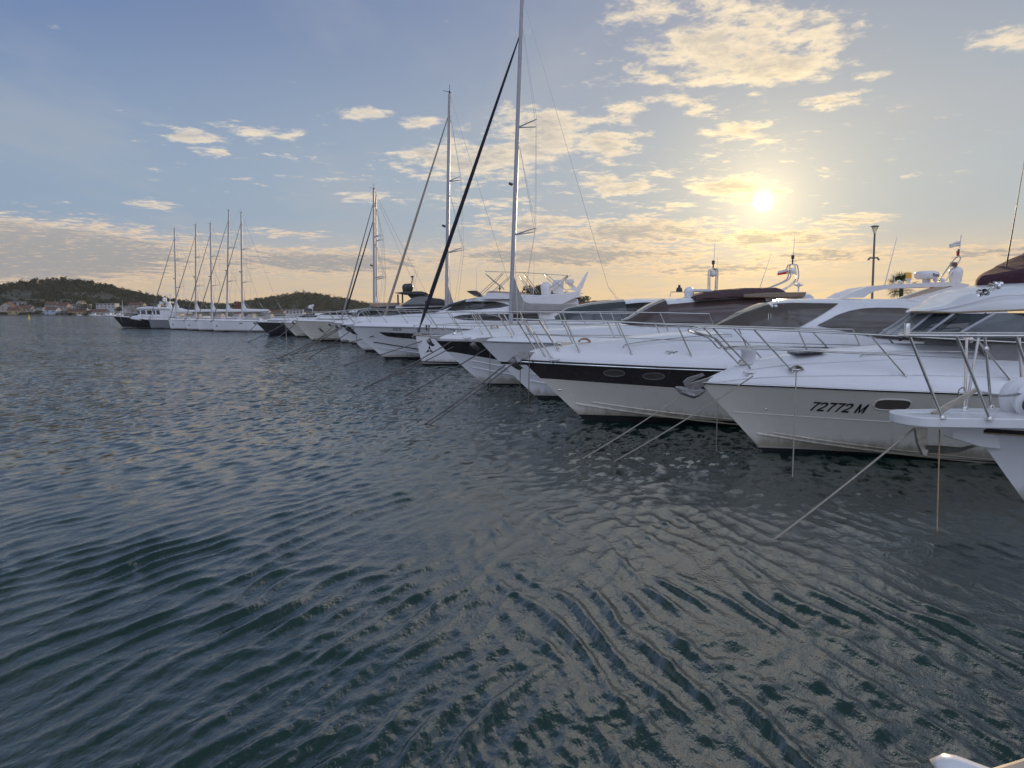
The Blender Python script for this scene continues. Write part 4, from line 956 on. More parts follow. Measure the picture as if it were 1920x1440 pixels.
def boat_cico():
    Y0 = 52.0; tip = P(656, 612, Y0); X0 = tip.x; zs = tip.z; sh = [(0, zs), (6, zs - .06), (20, zs - .5)]
    crown = crown_of(((668, 607), (690, 599), (720, 592.5), (770, 588.5), (815, 587), (850, 586)), X0, Y0, sh)
    root, h, dz = yacht('large white flybridge yacht lettered CICO with dark slanted hull window', X0, Y0, 20.5, 2.7, sh, 2.6,
        [('hull', WHITE, lambda x: .16, None), ('waterline_band', ANTIFOUL, None, lambda x: .16)],
        crown, dict(chine=(1.05, .1), wc=(.50, .9), fl=1.1, k=1.1, tr=.92), dict(tops=[-.4, .9, 2.2, 3.8, 5.6, 7.4, 9.4], hgt=lambda x: 1.0, rake=lambda x: .8, r=.024, front='closed', fwd=.1, x_end=11.5), (GREYPAINT, .04))
    k = lerpf([(P(691, 643.5, 50).x, P(691, 643.5, 50).z), (P(781, 657, 49.6).x, P(781, 657, 49.6).z), (X0 + 20, .25)])
    hull_patch(h, root, BLACKBAND, list(np.linspace(P(691, 643, 50).x, X0 + 18, 30)), lambda x: k(x) - .035, lambda x: k(x) + .035, 'knuckle_line', off=.012, nz=1)
    wu = lerpf(XZ([(705, 623.5), (760, 625), (790, 626), (870, 627)], 50)); wd = lerpf(XZ([(705, 624), (713, 629), (722, 632), (755, 635), (785, 636.5), (870, 638)], 50))
    hull_patch(h, root, GLASSDK, list(np.linspace(P(705, 623, 50).x, P(850, 627, 49.5).x, 26)), wd, wu, 'hull_window', off=.015)
    lettering('CICO', .26, P(734.5, 620, 50.2).x, P(734.5, 620.2, 50.2).z, lambda x, z: Y0 - h.y(x, z), mat('name_lettering', (.03, .035, .06), .5), root, 'yacht_name', bold=.006, sp=1.1)
    Ym = Y0 - 1.6
    for a in (801, 806):
        v = MB(); p = P(a, 609.5, Ym); q = P(a, 619.5, Ym); v.box(((p.x + q.x) / 2, Y0 - h.top(q.x - X0) * .97, (p.z + q.z) / 2), (.11, .12, p.z - q.z)); v.build('deck_vent', NAVY, root)
    # superstructure: long wedge, lens shaped window, flybridge above
    prof = XZ([(800, 589), (818, 583), (838, 570.5), (877, 559.5), (906, 555), (940, 554), (990, 555), (1040, 556), (1085, 560)], Ym)
    ws = [(1.2, .7), (1.5, .9), (1.85, 1.25), (2.2, 1.65), (2.3, 1.8), (2.35, 1.9), (2.35, 1.95), (2.35, 1.95), (2.3, 1.9)]
    cb = Cabin(Y0, [(x, 2.3, z, a, b) for (x, z), (a, b) in zip(prof, ws)], 4); cb.build(root, WHITE, 'superstructure')
    cb.screen(root, GLASSDK, P(808, 586, Ym).x, P(872, 561, Ym).x, lambda x: max(interp(x, [(P(808, 586, Ym).x, P(808, 588, Ym).z), (P(838, 575, Ym).x, P(838, 578, Ym).z), (P(872, 563, Ym).x, P(872, 566.5, Ym).z)]), 2.5), zhi=None)
    Ys = Y0 - 2.2
    for u, d, n_ in (([(833, 582), (850, 572.5), (868, 566), (885, 564.3), (927, 565.2), (945, 568.5), (955, 572)], [(833, 583), (900, 580), (939, 576.5), (955, 572.6)], 'saloon_window'),
                  ([(839, 596.5), (864, 590.3), (900, 588.5), (950, 588.5), (1010, 588)], [(839, 598), (880, 600), (930, 601), (1010, 601)], 'lower_window')):
        hi, lo = lerpf(XZ(u, Ys)), lerpf(XZ(d, Ys)); cb.side(root, GLASSDK, list(np.linspace(XZ(u, Ys)[0][0], XZ(u, Ys)[-1][0], 24)), lo, hi, name=n_, off=.03)
    # white side band below the windows and aft mass rising to the radar fin
    for s in (-1, 1):
        a = XZ([(955, 586), (955, 566), (1004, 556.5), (1040, 551), (1070, 548), (1093, 543.5), (1085, 548.5), (1096, 549.5), (1084, 553), (1094, 555.5), (1078, 559), (1050, 572), (1031, 588)], Ys)
        MB().prism([(x, Y0 + s * 2.38 - (.30 if s > 0 else 0), z) for x, z in a], (0, .30, 0)).build('flybridge_side', WHITE, root, bevel=.04)
        b = XZ([(905, 556), (914, 549), (935, 549.5), (1000, 553.5), (1004, 561), (905, 561)], Ys + .3)
        MB().prism([(x, Y0 + s * 1.95 - (.15 if s > 0 else 0), z) for x, z in b], (0, .15, 0)).build('flybridge_coaming', WHITE, root, bevel=.03)
    fin = XZ([(1060, 542), (1081, 540), (1098, 513), (1103, 508.5), (1101, 514), (1091, 541), (1084, 546)], Y0); MB().prism([(x, Y0 - .25, z) for x, z in fin], (0, .5, 0)).build('radar_fin', WHITE, root, bevel=.05)
    fl = MB(); fl.box((P(995, 556, Y0).x, Y0, P(995, 556, Y0).z), (P(1080, 556, Y0).x - P(905, 556, Y0).x, 3.8, .12)); fl.build('flybridge_deck', WHITE, root, bevel=.03)
    wsn = MB(); rows = []
    for t in [math.pi * i / 12 for i in range(13)]:
        c, sn = math.cos(t), math.sin(t); rows.append([(P(905 - 14 * sn + 6, 556, Y0).x - .25, Y0 - 1.85 * c, P(900, 556, Y0).z), (P(893 - 22 * sn + 18, 546, Y0).x - .55, Y0 - 2.0 * c, P(866, 546.5, Y0).z)])
    wsn.grid(rows); wsn.build('flybridge_windscreen', mat('smoked_screen', (.25, .22, .20), .08, trans=.5, ior=1.05), root, sharp=60, solid=.02)
    st = MB(); o = XZ([(912, 555), (912, 548), (920, 545.5), (950, 547), (995, 551), (1030, 560), (995, 561)], Y0 - 1); st.prism([(x, Y0 - 1.5, z) for x, z in o], (0, 1.3, 0)); st.build('seat_cover', TANCAN, root, bevel=.12)
    for a, r, hh in ((1024, .42, .95), (1046, .44, 1.0)): dome(root, P(a, 553 if a < 1030 else 550, Y0 - .8), r, hh)
    rb = MB(); rb.box(P(1068, 528, Y0 - .3), (.62, .5, .30)); rb.build('radar_scanner', DULLWHITE, root, bevel=.06)
    MB().prism([P(1063, 532, Y0 - .2), P(1073, 532, Y0 - .2), P(1083, 541, Y0 - .2), P(1073, 541, Y0 - .2)], (0, .2, 0)).build('radar_bracket', DULLWHITE, root)
    mp = MB(); mp.tube([P(1050, 545, Y0), P(1050, 524, Y0)], .04, 7); mp.ball(P(1050, 527, Y0), .11, 8); mp.build('light_mast', DULLWHITE, root)
    # folded bimini hoops
    def hoop(pf, pb, pm):
        a, d = P(*pf, Y0 - 1.6), P(*pm, Y0 - 1.6); c = P(*pb, Y0 - 1.6); top = c * .75 + d * .25; pts = []
        for k in range(33):
            t = math.pi * k / 32; hh = max(0.0, math.sin(t)) ** .42; cy = math.copysign(abs(math.cos(t)) ** .8, math.cos(t)); q_ = a + (top - a) * hh; pts.append((q_.x, Y0 - 1.6 * cy, q_.z + .10 * math.sin(t)))
        MB().tube(pts, .024, 6).build('bimini_hoop', GALV, root)
    for f_, b_, m_ in (((897, 553), (940, 514), (952, 507)), ((945, 541), (909, 516), (912, 509)), ((918, 551), (962, 512), (975, 509)), ((1010, 548), (980, 514), (990, 511)), ((1030, 540), (1068, 517), (1070, 515)), ((1066, 548), (1020, 514), (1026, 512)), ((1040, 544), (1071, 519), (1062, 514)), ((1000, 548), (975, 519), (968, 512))):
        hoop(f_, b_, m_)
    tb = MB(); tb.tube([P(909, 509, Y0 - 1.2), P(980, 511, Y0 - 1.2), P(1070, 517, Y0 - 1.2)], .025, 6); tb.build('bimini_rail', STEEL, root)
    whip(root, P(1000, 552, Y0 + 1), P(1002, 470, Y0 + 1), .02); whip(root, P(893, 556, Y0 + 1), P(893.5, 502, Y0 + 1), .02)
    bl = MB(); bl.ball(P(937, 541, Y0 - 1), .09, 8); bl.tube([P(937, 549, Y0 - 1), P(937, 536, Y0 - 1)], .03, 6); bl.build('searchlight', DARKPOLE, root)
boat_cico()
def mid_yacht(label, tippx, Y0, L, B, ovr, win=None, bands=None, topm=WHITE, roofpx=None, cabpx=None, glass=GLASSDK, railx=(-.3, 1.2, 2.8, 4.6, 6.6, 8.8), crownpx=None, hullm=WHITE, nrake=.7):
    tip = P(*tippx, Y0); X0 = tip.x; zs = tip.z; sh = [(0, zs), (6, zs - .08), (L, zs - .45)]
    crown = [(0, .04), (1, .30), (3, .62), (6, .85), (20, .9)] if crownpx is None else crown_of(crownpx, X0, Y0, sh)
    root, h, dz = yacht(label, X0, Y0, L, B, sh, ovr, bands or [('hull', hullm, lambda x: .18, None), ('waterline_band', ANTIFOUL, None, lambda x: .18)], crown,
        dict(chine=(1.0, .1), wc=(.5, .9), fl=1.1, k=1.12), dict(tops=list(railx), hgt=lambda x: 1.0, rake=lambda x: nrake, r=.026, front='closed', fwd=.1), (GREYPAINT, .035), deckmat=topm)
    if cabpx:
        pr = XZ(cabpx, Y0 - B * .5); n = len(pr); zb = zs + .3
        st = [(x, zb, max(z, zb + .1), B * min(.86, .45 + .45 * i / 3), B * min(.72, .25 + .5 * i / 3)) for i, (x, z) in enumerate(pr)]
        cb = Cabin(Y0, st, 3.4); cb.build(root, topm)
        x1 = pr[min(3, n - 2)][0]; cb.screen(root, glass, pr[0][0] + .1, x1, lambda x: min(zb + .45, cb.g(x)[1] - .05))
        cb.side(root, glass, list(np.linspace(x1, pr[-1][0] - .4, 16)), lambda x: zb + .40, lambda x: max(zb + .45, cb.g(x)[1] - .28), name='saloon_window')
        cb.mullion(root, topm, pr[0][0] + .1, x1, .45, .03)
    return root, h, X0, zs, dz
# black hardtop yacht
r7, h7, X7, z7, d7 = mid_yacht('silver topped yacht with black hardtop and twin dark domes', (636, 609), 61.5, 20, 2.6, 2.3, crownpx=((645, 605), (670, 597), (700, 591), (740, 587)),
    cabpx=((668, 587), (690, 578), (712, 574), (742, 572), (800, 570), (850, 568), (900, 570)))
hull_patch(h7, r7, DARKGREY, list(np.linspace(X7 + .15, P(677, 630, 60).x, 14)), lerpf(XZ([(637, 613), (655, 627), (677, 631)], 60)), lerpf(XZ([(637, 611), (656, 611.5), (677, 629.5)], 60)), 'hull_window')
def hardtop7():
    Y0 = 61.5; Ym = Y0 - 1.2
    st = XZ([(752, 573), (775, 558), (792, 553), (830, 563), (850, 571)], Ym)
    MB().prism([(x, Y0 - 1.7, z) for x, z in st], (0, 3.4, 0)).build('flybridge', GREYPAINT, r7, bevel=.12)
    o = XZ([(760, 553), (768, 561), (778, 561), (792, 555), (812, 551), (835, 553), (846, 561), (820, 557), (795, 560)], Ym)
    t = XZ([(740, 549.5), (760, 553), (795, 554), (803, 549.5), (792, 546.5), (765, 546.5)], Ym); MB().prism([(x, Y0 - 1.9, z) for x, z in t], (0, 3.8, 0)).build('hardtop', DARKGREY, r7, bevel=.08)
    t = XZ([(764, 553), (770, 559.5), (786, 556), (796, 553)], Ym); MB().prism([(x, Y0 - 1.2, z) for x, z in t], (0, 2.4, 0)).build('hardtop_pillar', DARKGREY, r7, bevel=.06)
    for a in (746, 754.5): MB().tube([P(a, 552, Ym), P(a + .5, 569, Ym)], .07, 8).build('hardtop_post', DARKGREY, r7)
    for a in (761.5, 767.5): dome(r7, P(a, 547, Y0 + (1.0 if a < 765 else -.6)), .36, .72, DARKGREY)
    t = XZ([(797, 565), (812, 559), (826, 560), (842, 566), (842, 571), (800, 571)], Ym); MB().prism([(x, Y0 - 1.75, z) for x, z in t], (0, 3.5, 0)).build('flybridge_screen', DARKGREY, r7, bevel=.08)
    MB().box(P(725, 572, Y0 + .5), (2.6, 2.2, .4)).build('seat_cover', TANCAN, r7, bevel=.1)
    m = MB(); m.tube([P(771, 533, Y0), P(775, 517, Y0)], .04, 6); m.ball(P(772.5, 519, Y0), .10, 8); m.build('light_mast', DARKPOLE, r7)
    whip(r7, P(775, 540, Y0), P(786, 502, Y0), .025); whip(r7, P(774, 531, Y0), P(780, 504, Y0), .025)
hardtop7()
mid_yacht('plain white sport yacht third from the dark grey hulled one, no hull window', (622, 606), 76.0, 18, 2.4, 2.2, cabpx=((655, 591), (672, 580), (690, 576), (715, 573), (760, 572), (820, 575)), crownpx=((632, 602), (660, 597), (700, 594)))
r9, h9, X9, z9, d9 = mid_yacht('cream white yacht with narrow slanted slit window near its bow', (553, 602), 84.0, 19, 2.5, 2.1, cabpx=((592, 591), (612, 585.5), (632, 583), (655, 582), (720, 582)), crownpx=((565, 598), (590, 595), (640, 592)), hullm=CREAM)
hull_patch(h9, r9, GLASSDK, list(np.linspace(P(591, 614, 82).x, P(604, 624, 82).x, 10)), lerpf(XZ([(591, 616), (597, 622), (604, 624.5)], 82)), lerpf(XZ([(591, 615), (596, 616.5), (604, 623.8)], 82)), 'hull_window')
sb = MB(); sb.lathe(P(578, 586, 84), [(0, 0), (.5, 0), (.55, .25), (.35, .5), (0, .55)], 14); sb.build('covered_tender', DARKPOLE, r9)
sb = MB(); sb.tube([P(586, 585, 84), P(586, 574, 84)], .06, 6); sb.ball(P(586, 573, 84), .18, 8); sb.lathe(P(582, 579, 84), [(0, 0), (.3, 0), (.3, .3), (0, .5)], 10); sb.build('light_mast', DULLWHITE, r9)
mid_yacht('small cream motor cruiser tucked behind the dark grey hulled yacht', (531, 605), 97.0, 13, 2.1, 1.9, cabpx=((556, 594), (572, 588), (590, 587), (640, 588)), hullm=CREAM, railx=(-.2, 1.2, 2.8, 4.6))
r11, h11, X11, z11, d11 = mid_yacht('dark grey hulled yacht with pale deck, moored next to the farthest sailboats', (480, 604), 107.0, 15, 2.3, 2.0, hullm=DARKGREY, cabpx=((499, 599), (508, 595), (520, 594), (560, 594)), railx=(-.2, 1.4, 3.2, 5.2), topm=DULLWHITE)
# ------------------------------------------------------------------ sailing boats
def sailboat(label, X0, Y0, L, B, fb, mast_x, mast_top, mast_r=.13, stay_top=None, furl=.07, furlm=None, spread=((.38, 1.5), (.68, 1.1)), group=None, hullm=None, rake=.6, boom=4.5, mark=True, near=False, backstay=True, baseoff=.3, steps=False):
    root = thing('sailing_boat', label, 'sailing boat', (X0 + 2, Y0, 0), group)
    hm = hullm or WHITE
    sh = [(0, fb), (L * .5, fb - .10), (L, fb - .12)]
    h = Hull(X0, Y0, L, B, sh, .42, zb=-.35, chine=(.35, .0), wc=(.62, .86), fl=.8, pt=2.0, pb=1.8, sm=.72, tr=.93)
    hull_parts(h, root, [('hull', hm, lambda x: .24, None), ('boot_stripe', NAVY, lambda x: .16, lambda x: .24), ('waterline_band', hm, lambda x: .10, lambda x: .16), ('antifouling', ANTIFOUL, None, lambda x: .10)])
    dz = deck_part(h, root, [(0, .04), (2, .08), (20, .10)], WHITE, p=3)
    rub_rail(h, root, TEAK if near else GREYPAINT, .03)
    cb = Cabin(Y0, [(X0 + L * .26, fb, fb + .12, .5, .3), (X0 + L * .33, fb, fb + .36, .95, .75), (X0 + L * .5, fb, fb + .5, 1.3, 1.05), (X0 + L * .64, fb, fb + .55, 1.35, 1.1), (X0 + L * .66, fb, fb + .5, 1.3, 1.05)], 4); cb.build(root, WHITE, 'coachroof')
    cb.side(root, GLASSDK, list(np.linspace(X0 + L * .40, X0 + L * .62, 8)), lambda x: fb + .24, lambda x: fb + .38, name='cabin_window')
    for fx in (.38, .56, .72): hull_patch(h, root, GLASSDK, list(np.linspace(X0 + L * fx, X0 + L * fx + .62, 4)), lambda x: fb - .50, lambda x: fb - .36, 'hull_window')
    if mark:
        x, z = X0 + .95, fb * .52; lm = MB(); sc = .36
        for a0 in (90, 215, 325):
            a = rad(a0); pts = [(x + sc * math.cos(a), z + sc * math.sin(a)), (x + .09 * math.cos(a + 1.0), z + .09 * math.sin(a + 1.0)), (x + .09 * math.cos(a - 1.0), z + .09 * math.sin(a - 1.0))]
            lm.prism([(px, Y0 - h.y(px, pz) - .012, pz) for px, pz in pts], (0, .006, 0))
        lm.build('bow_emblem', INK, root)
    m0 = Vector((mast_x, Y0, fb + .2)); m1 = Vector((mast_x + rake, Y0, mast_top)); hm_ = mast_top - fb
    MB().tube([m0, m0 + (m1 - m0) * .6, m0 + (m1 - m0) * .9, m1], mast_r, 10, r2=mast_r * .72).build('mast', ALU, root)
    ic = MB(); ic.tube([m1, m1 + Vector((0, 0, .7))], .02, 5); ic.tube([m1 + Vector((-.5, 0, .25)), m1 + Vector((.2, 0, .1))], .02, 5); ic.lathe(m1, [(.03, 0), (.06, .02), (.06, .22), (0, .24)], 8); ic.build('wind_vane', DARKPOLE, root)
    ml = MB(); p = m0 + (m1 - m0) * .45; ml.tube([p + Vector((-mast_r - .02, 0, 0)), p + Vector((-mast_r - .28, 0, .12))], .09, 8); ml.build('mast_light', DARKPOLE, root)
    s1 = Vector((X0 + baseoff, Y0, fb + .35)); st = stay_top or mast_top * .93
    s2 = m0 + (m1 - m0) * ((st - m0.z) / (m1.z - m0.z))
    sp = [s1 + (s2 - s1) * u for u in (0, .05, .12, .5, .9, 1)]
    fu = MB()
    rr = [.03, furl * .7, furl, furl * .85, furl * .5, .03]; rows = []
    d = (s2 - s1).normalized(); a = d.orthogonal().normalized(); b_ = d.cross(a)
    for p, r in zip(sp, rr): rows.append([p + a * (r * math.cos(t)) + b_ * (r * math.sin(t)) for t in [2 * math.pi * k / 8 for k in range(8)]])
    fu.grid(rows, False, True); fu.build('furled_sail', furlm or GREYCAN, root)
    fd = MB(); fd.lathe(s1 + Vector((0, 0, -.1)), [(0, 0), (.11, 0), (.13, .05), (.05, .09), (.13, .14), (.11, .2), (0, .2)], 12); fd.tube([s1, (X0 + baseoff, Y0, fb - .1)], .025, 5); fd.build('furling_drum', DARKPOLE, root)
    wr = .012 if near else .016
    sh_ = MB()
    for i, (f, w) in enumerate(spread):
        p = m0 + (m1 - m0) * f
        for s in (-1, 1):
            q = p + Vector((w * .80, s * w * .62, .10 + w * .12)); MB().tube([p, q], .05, 6, r2=.03).build('spreader', ALU, root)
    for s in (-1, 1):
        pts = [Vector((mast_x + .5, Y0 + s * (B - .25), fb))] + [m0 + (m1 - m0) * f + Vector((w * .80, s * w * .62, .10 + w * .12)) for f, w in spread] + [m0 + (m1 - m0) * .94]
        sh_.tube(pts, wr, 5)
        sh_.tube([pts[0], m0 + (m1 - m0) * (spread[0][0] + .03)], wr, 5); sh_.tube([pts[1], m0 + (m1 - m0) * (spread[-1][0] - .02)], wr, 5)
    sh_.build('shrouds', STEEL, root)
    if backstay:
        bs = MB(); k = Vector((X0 + L * .82, Y0, fb + 3.2))
        bs.tube([m1, k], wr, 5)
        for s in (-1, 1): bs.tube([k, (X0 + L - .2, Y0 + s * B * .75, fb)], wr, 5)
        bs.build('backstay', STEEL, root)
    # boom with the mainsail flaked in its bag, highest at the mast
    bz = fb + 1.55; bm_ = MB(); bm_.tube([(mast_x + .1, Y0, bz), (mast_x + boom, Y0, bz + .12)], .10, 8); bm_.build('boom', ALU, root)
    sg = MB(); rows = []
    for u in [i / 14 for i in range(15)]:
        x = mast_x + .12 + (boom - .3) * u; hgt = (2.1 * (1 - u / .16) ** 1.3 if u < .16 else 0) + .55 - .25 * u
        rows.append([(x, Y0 - .16 * math.cos(t) * (1 if math.sin(t) < .5 else .8), bz + .05 + .12 * u + hgt * max(0, math.sin(t)) ** .8) for t in [math.pi * k / 10 for k in range(11)]])
    sg.grid(rows, False, True); sg.build('sail_bag', GREYCAN if near else DULLWHITE, root)
    sv = Cabin(Y0, [(X0 + L * .64, fb + .3, fb + .5, 1.1, .9), (X0 + L * .68, fb + .3, fb + 1.15, 1.15, .95), (X0 + L * .74, fb + .3, fb + 1.25, 1.15, 1.0), (X0 + L * .75, fb + .3, fb + 1.2, 1.1, .95)], 3); sv.build(root, GREYCAN, 'spray_hood')
    guard_rail(h, root, dz, [-.05, .9, 1.9, 3.8, 5.8, 7.8, 9.8], lambda x: .68, lambda x: .12, inset=.08, mid=(.5,), r=.018 if near else .024, front='closed', fwd=.12)
    anchor(root, (X0 + .05, Y0, fb + .05), .9)
    return root
sailboat('white sailboat beside the black wedge yacht, tallest mast, black furled forestay', P(779, 629, 46).x, 46.0, 15.5, 2.3, 1.95, P(957, 605, 46).x, P(979, -8, 46).z, .15, P(972, 60, 46).z, .14, NAVYCAN, ((.30, 1.75), (.62, 1.5)), rake=P(979, 0, 46).x - P(957, 605, 46).x, boom=5.6, near=True, baseoff=.22)
sailboat('second tallest sailboat with a tan furled forestay, behind the CICO yacht', P(706, 600, 56.7).x, 56.7, 13.5, 1.9, 1.7, P(836, 570, 56.7).x, P(848.5, 176, 56.7).z, .15, P(841, 212, 56.7).z, .11, mat('tan_sail_cover', (.36, .31, .26), .9), ((.34, 1.6), (.64, 1.25)), rake=.45, boom=4.6, near=True, mark=False)
sailboat('sailboat with pale furled forestay, left of twin masts beyond CICO', P(632, 600, 79.8).x, 79.8, 13, 1.9, 1.6, P(701, 571, 79.8).x, P(706, 356, 79.8).z, .15, P(702, 377, 79.8).z, .10, None, ((.36, 1.4), (.66, 1.1)), rake=.25, boom=4.2, mark=False)
sailboat('sailboat with black furled forestay, right of twin masts beyond CICO', P(637, 600, 90.3).x, 90.3, 13, 1.9, 1.6, P(705, 571, 90.3).x, P(710, 369, 90.3).z, .15, P(700, 398, 90.3).z, .11, NAVYCAN, ((.36, 1.4), (.66, 1.1)), rake=.25, boom=4.2, mark=False)
GF = 'sailing boats in the far row'
FURL = mat('rust_brown_furl', (.20, .17, .16), .9)
for lb, bx, Y, mb, mt, stp, hmat, mk in (('grey lilac hulled sailboat, leftmost of the far sailboats, beside the black trawler', 279, 146.5, (331, 597), (326, 431), 445, GREYPAINT, False),
        ('white far sailboat just right of the grey lilac hulled one', 316, 138.5, (367, 597), (366, 423), 440, WHITE, True), ('white far sailboat in the middle of the far five masts', 346, 133.7, (397, 594), (393.5, 421), 438, WHITE, True),
        ('white far sailboat with the tallest of the far five masts', 368, 129.4, (425, 599), (428, 396), 411, WHITE, False), ('white far sailboat with its whole side in view, nearest the dark grey yacht', 397, 124.6, (454.5, 601), (451, 400), 416, WHITE, True)):
    t = P(*mt, Y); X0 = P(bx, 600, Y).x; ms = P(*mb, Y).x
    sailboat(lb, X0, Y, 14.5, 2.1, 1.95 if hmat is WHITE else 1.9, ms, t.z, .17, P(mt[0], stp, Y).z, .085, FURL, ((.35, 1.6), (.66, 1.5)), GF, hmat, rake=t.x - ms + .1, boom=5.0, mark=mk)
# ------------------------------------------------------------------ the black trawler yacht
def trawler():
    Y0 = 153.0; tip = P(212, 592.5, Y0); X0 = tip.x; zs = tip.z
    root = thing('trawler_yacht', 'black hulled trawler yacht with white pilothouse, leftmost big boat before the town', 'yacht', (X0 + 3, Y0, 0))
    sh = [(0, zs), (4, zs - .25), (9, zs - .75), (24, zs - .8)]
    h = Hull(X0, Y0, 24, 2.9, sh, 2.2, chine=(.8, .2), wc=(.55, .9), fl=1.0, k=1.05, tr=.95)
    hull_parts(h, root, [('hull', NAVY, lambda x: .22, None), ('waterline_band', WHITE, lambda x: .10, lambda x: .22), ('antifouling', ANTIFOUL, None, lambda x: .10)])
    dz = deck_part(h, root, [(0, .05), (3, .1), (24, .12)], DULLWHITE, p=3)
    rub_rail(h, root, DULLWHITE, .05)
    Ys = Y0 - 2.2
    def blk(px, name, m, w=2.2, bev=.15):
        o = XZ(px, Y0 - w); return MB().prism([(x, Y0 - w, z) for x, z in o], (0, 2 * w, 0)).build(name, m, root, bevel=bev)
    blk([(243, 598), (246, 593), (260, 591), (330, 592), (380, 593), (380, 600), (300, 602), (262, 601)], 'deckhouse', WHITE)
    blk([(258, 592), (258, 588.5), (256, 580), (262, 577), (300, 578), (330, 580), (330, 592)], 'pilothouse', WHITE, 2.0)
    blk([(253, 580), (257, 576.5), (275, 574.5), (300, 575.5), (316, 577), (318, 580), (300, 580), (270, 580)], 'pilothouse_roof', WHITE, 2.3)
    blk([(318, 584), (318, 577), (336, 577.5), (352, 583), (352, 588), (330, 588)], 'boat_deck_side', WHITE, 2.2)
    blk([(273, 575), (275, 572.5), (300, 573.5), (300, 576)], 'canvas_cover', NAVYCAN, 1.7)
    o = XZ([(241, 595), (250, 589.5), (256, 588.5), (252, 595)], Y0 - 1.6); MB().prism([(x, Y0 - 1.6, z) for x, z in o], (0, 3.2, 0)).build('foredeck_window', mat('blue_glass', (.03, .06, .11), .08), root)
    for x0, x1 in ((256.8, 262.5), (264, 273.5), (275.5, 285), (287, 291.5), (293, 300)):
        o = XZ([(x0 + .8, 589.3), (x0, 582), (x1 - 1.2, 582), (x1, 589.3)], Y0 - 2.0); MB().prism([(x, Y0 - 2.03, z) for x, z in o], (0, 4.06, 0)).build('window', GLASSDK if x0 > 270 else GLASSGR, root)
    for x0, x1 in ((318, 322), (324, 329), (336, 346), (350, 360)):
        o = XZ([(x0, 599), (x0, 592.5), (x1, 592.5), (x1, 599)], Y0 - 2.2); MB().prism([(x, Y0 - 2.23, z) for x, z in o], (0, .2, 0)).build('window', GLASSDK, root)
    for s in (-1, 1):
        a = XZ([(294, 574), (300, 567.5), (306, 565.5), (317, 566), (322, 575), (317, 578), (311, 578), (316, 569), (306, 568), (301, 571), (299, 576)], Y0 - 1.7)
        k = [(x, Y0 + s * 1.7, z) for x, z in a]; g = MB()
        for i in range(5): g.prism([k[i], k[i + 1], k[len(k) - 2 - i], k[len(k) - 1 - i]], (0, -s * .3, 0))
        g.build('radar_arch', WHITE, root)
    tp = MB(); tp.box(P(312, 566.5, Y0), (1.6, 3.4, .18)); tp.build('arch_top', WHITE, root)
    dome(root, P(309, 566, Y0), .45, 1.0)
    m = MB(); m.tube([P(319, 566, Y0), P(319.5, 553, Y0)], .07, 7); m.box(P(319.5, 553, Y0), (1.0, .2, .12)); m.ball(P(319.5, 559, Y0), .25, 8); m.build('light_mast', DULLWHITE, root)
    whip(root, P(311, 563, Y0), P(311.5, 545, Y0), .035); whip(root, P(229.5, 592, Y0), P(229, 562, Y0), .09, 'jackstaff')
    tb = MB(); tb.tube(arc([P(330, 583, Y0), P(345, 580, Y0), P(362, 583, Y0), P(366, 586, Y0)], 4), .45, 10); tb.build('tender', NAVYCAN, root)
    guard_rail(h, root, dz, [-.1, 1.5, 3.2, 5.2, 7.5, 10, 13, 16], lambda x: 1.0, lambda x: .1, inset=.15, mid=(.5,), r=.035, front='closed', fwd=.15)
    fd = MB(); fd.tube([P(225, 594, Y0 - 2.5), P(230, 605, Y0 - 2)], .05, 6); fd.build('anchor_chain', GALV, root)
trawler()
# ------------------------------------------------------------------ far shore: hills, woods, houses
def hill_mat(name, c1, c2):
    m = bpy.data.materials.new(name); m.use_nodes = True; t = NT(m.node_tree)
    b = t.node('ShaderNodeBsdfPrincipled'); o = t.node('ShaderNodeOutputMaterial'); t.l.new(b.outputs[0], o.inputs[0])
    p = t.node('ShaderNodeNewGeometry').outputs['Position']; x, y, z = t.sep(p)
    st = t.noise(t.comb(t.m('MULTIPLY', x, .02), t.m('MULTIPLY', y, .02), t.m('MULTIPLY', z, .35)), 1.0, 4, .6)
    t.put(b.inputs['Base Color'], t.mix(t.step(st, .42, .62), c1, c2)); b.inputs['Roughness'].default_value = .95; b.inputs['Specular IOR Level'].default_value = .1
    return m
FOL = {}
def foliage(name, c, var=.5, tr=.25):
    if name in FOL: return FOL[name]
    m = bpy.data.materials.new(name); m.use_nodes = True; t = NT(m.node_tree)
    b = t.node('ShaderNodeBsdfPrincipled'); o = t.node('ShaderNodeOutputMaterial'); t.l.new(b.outputs[0], o.inputs[0])
    p = t.node('ShaderNodeNewGeometry').outputs['Position']; n = t.noise(p, .22, 3, .7)
    t.put(b.inputs['Base Color'], t.mix(t.lin(n, .3, .7), tuple(x * (1 - var) for x in c), tuple(x * (1 + var) for x in c)))
    b.inputs['Roughness'].default_value = .85; b.inputs['Specular IOR Level'].default_value = .15
    FOL[name] = m; return m
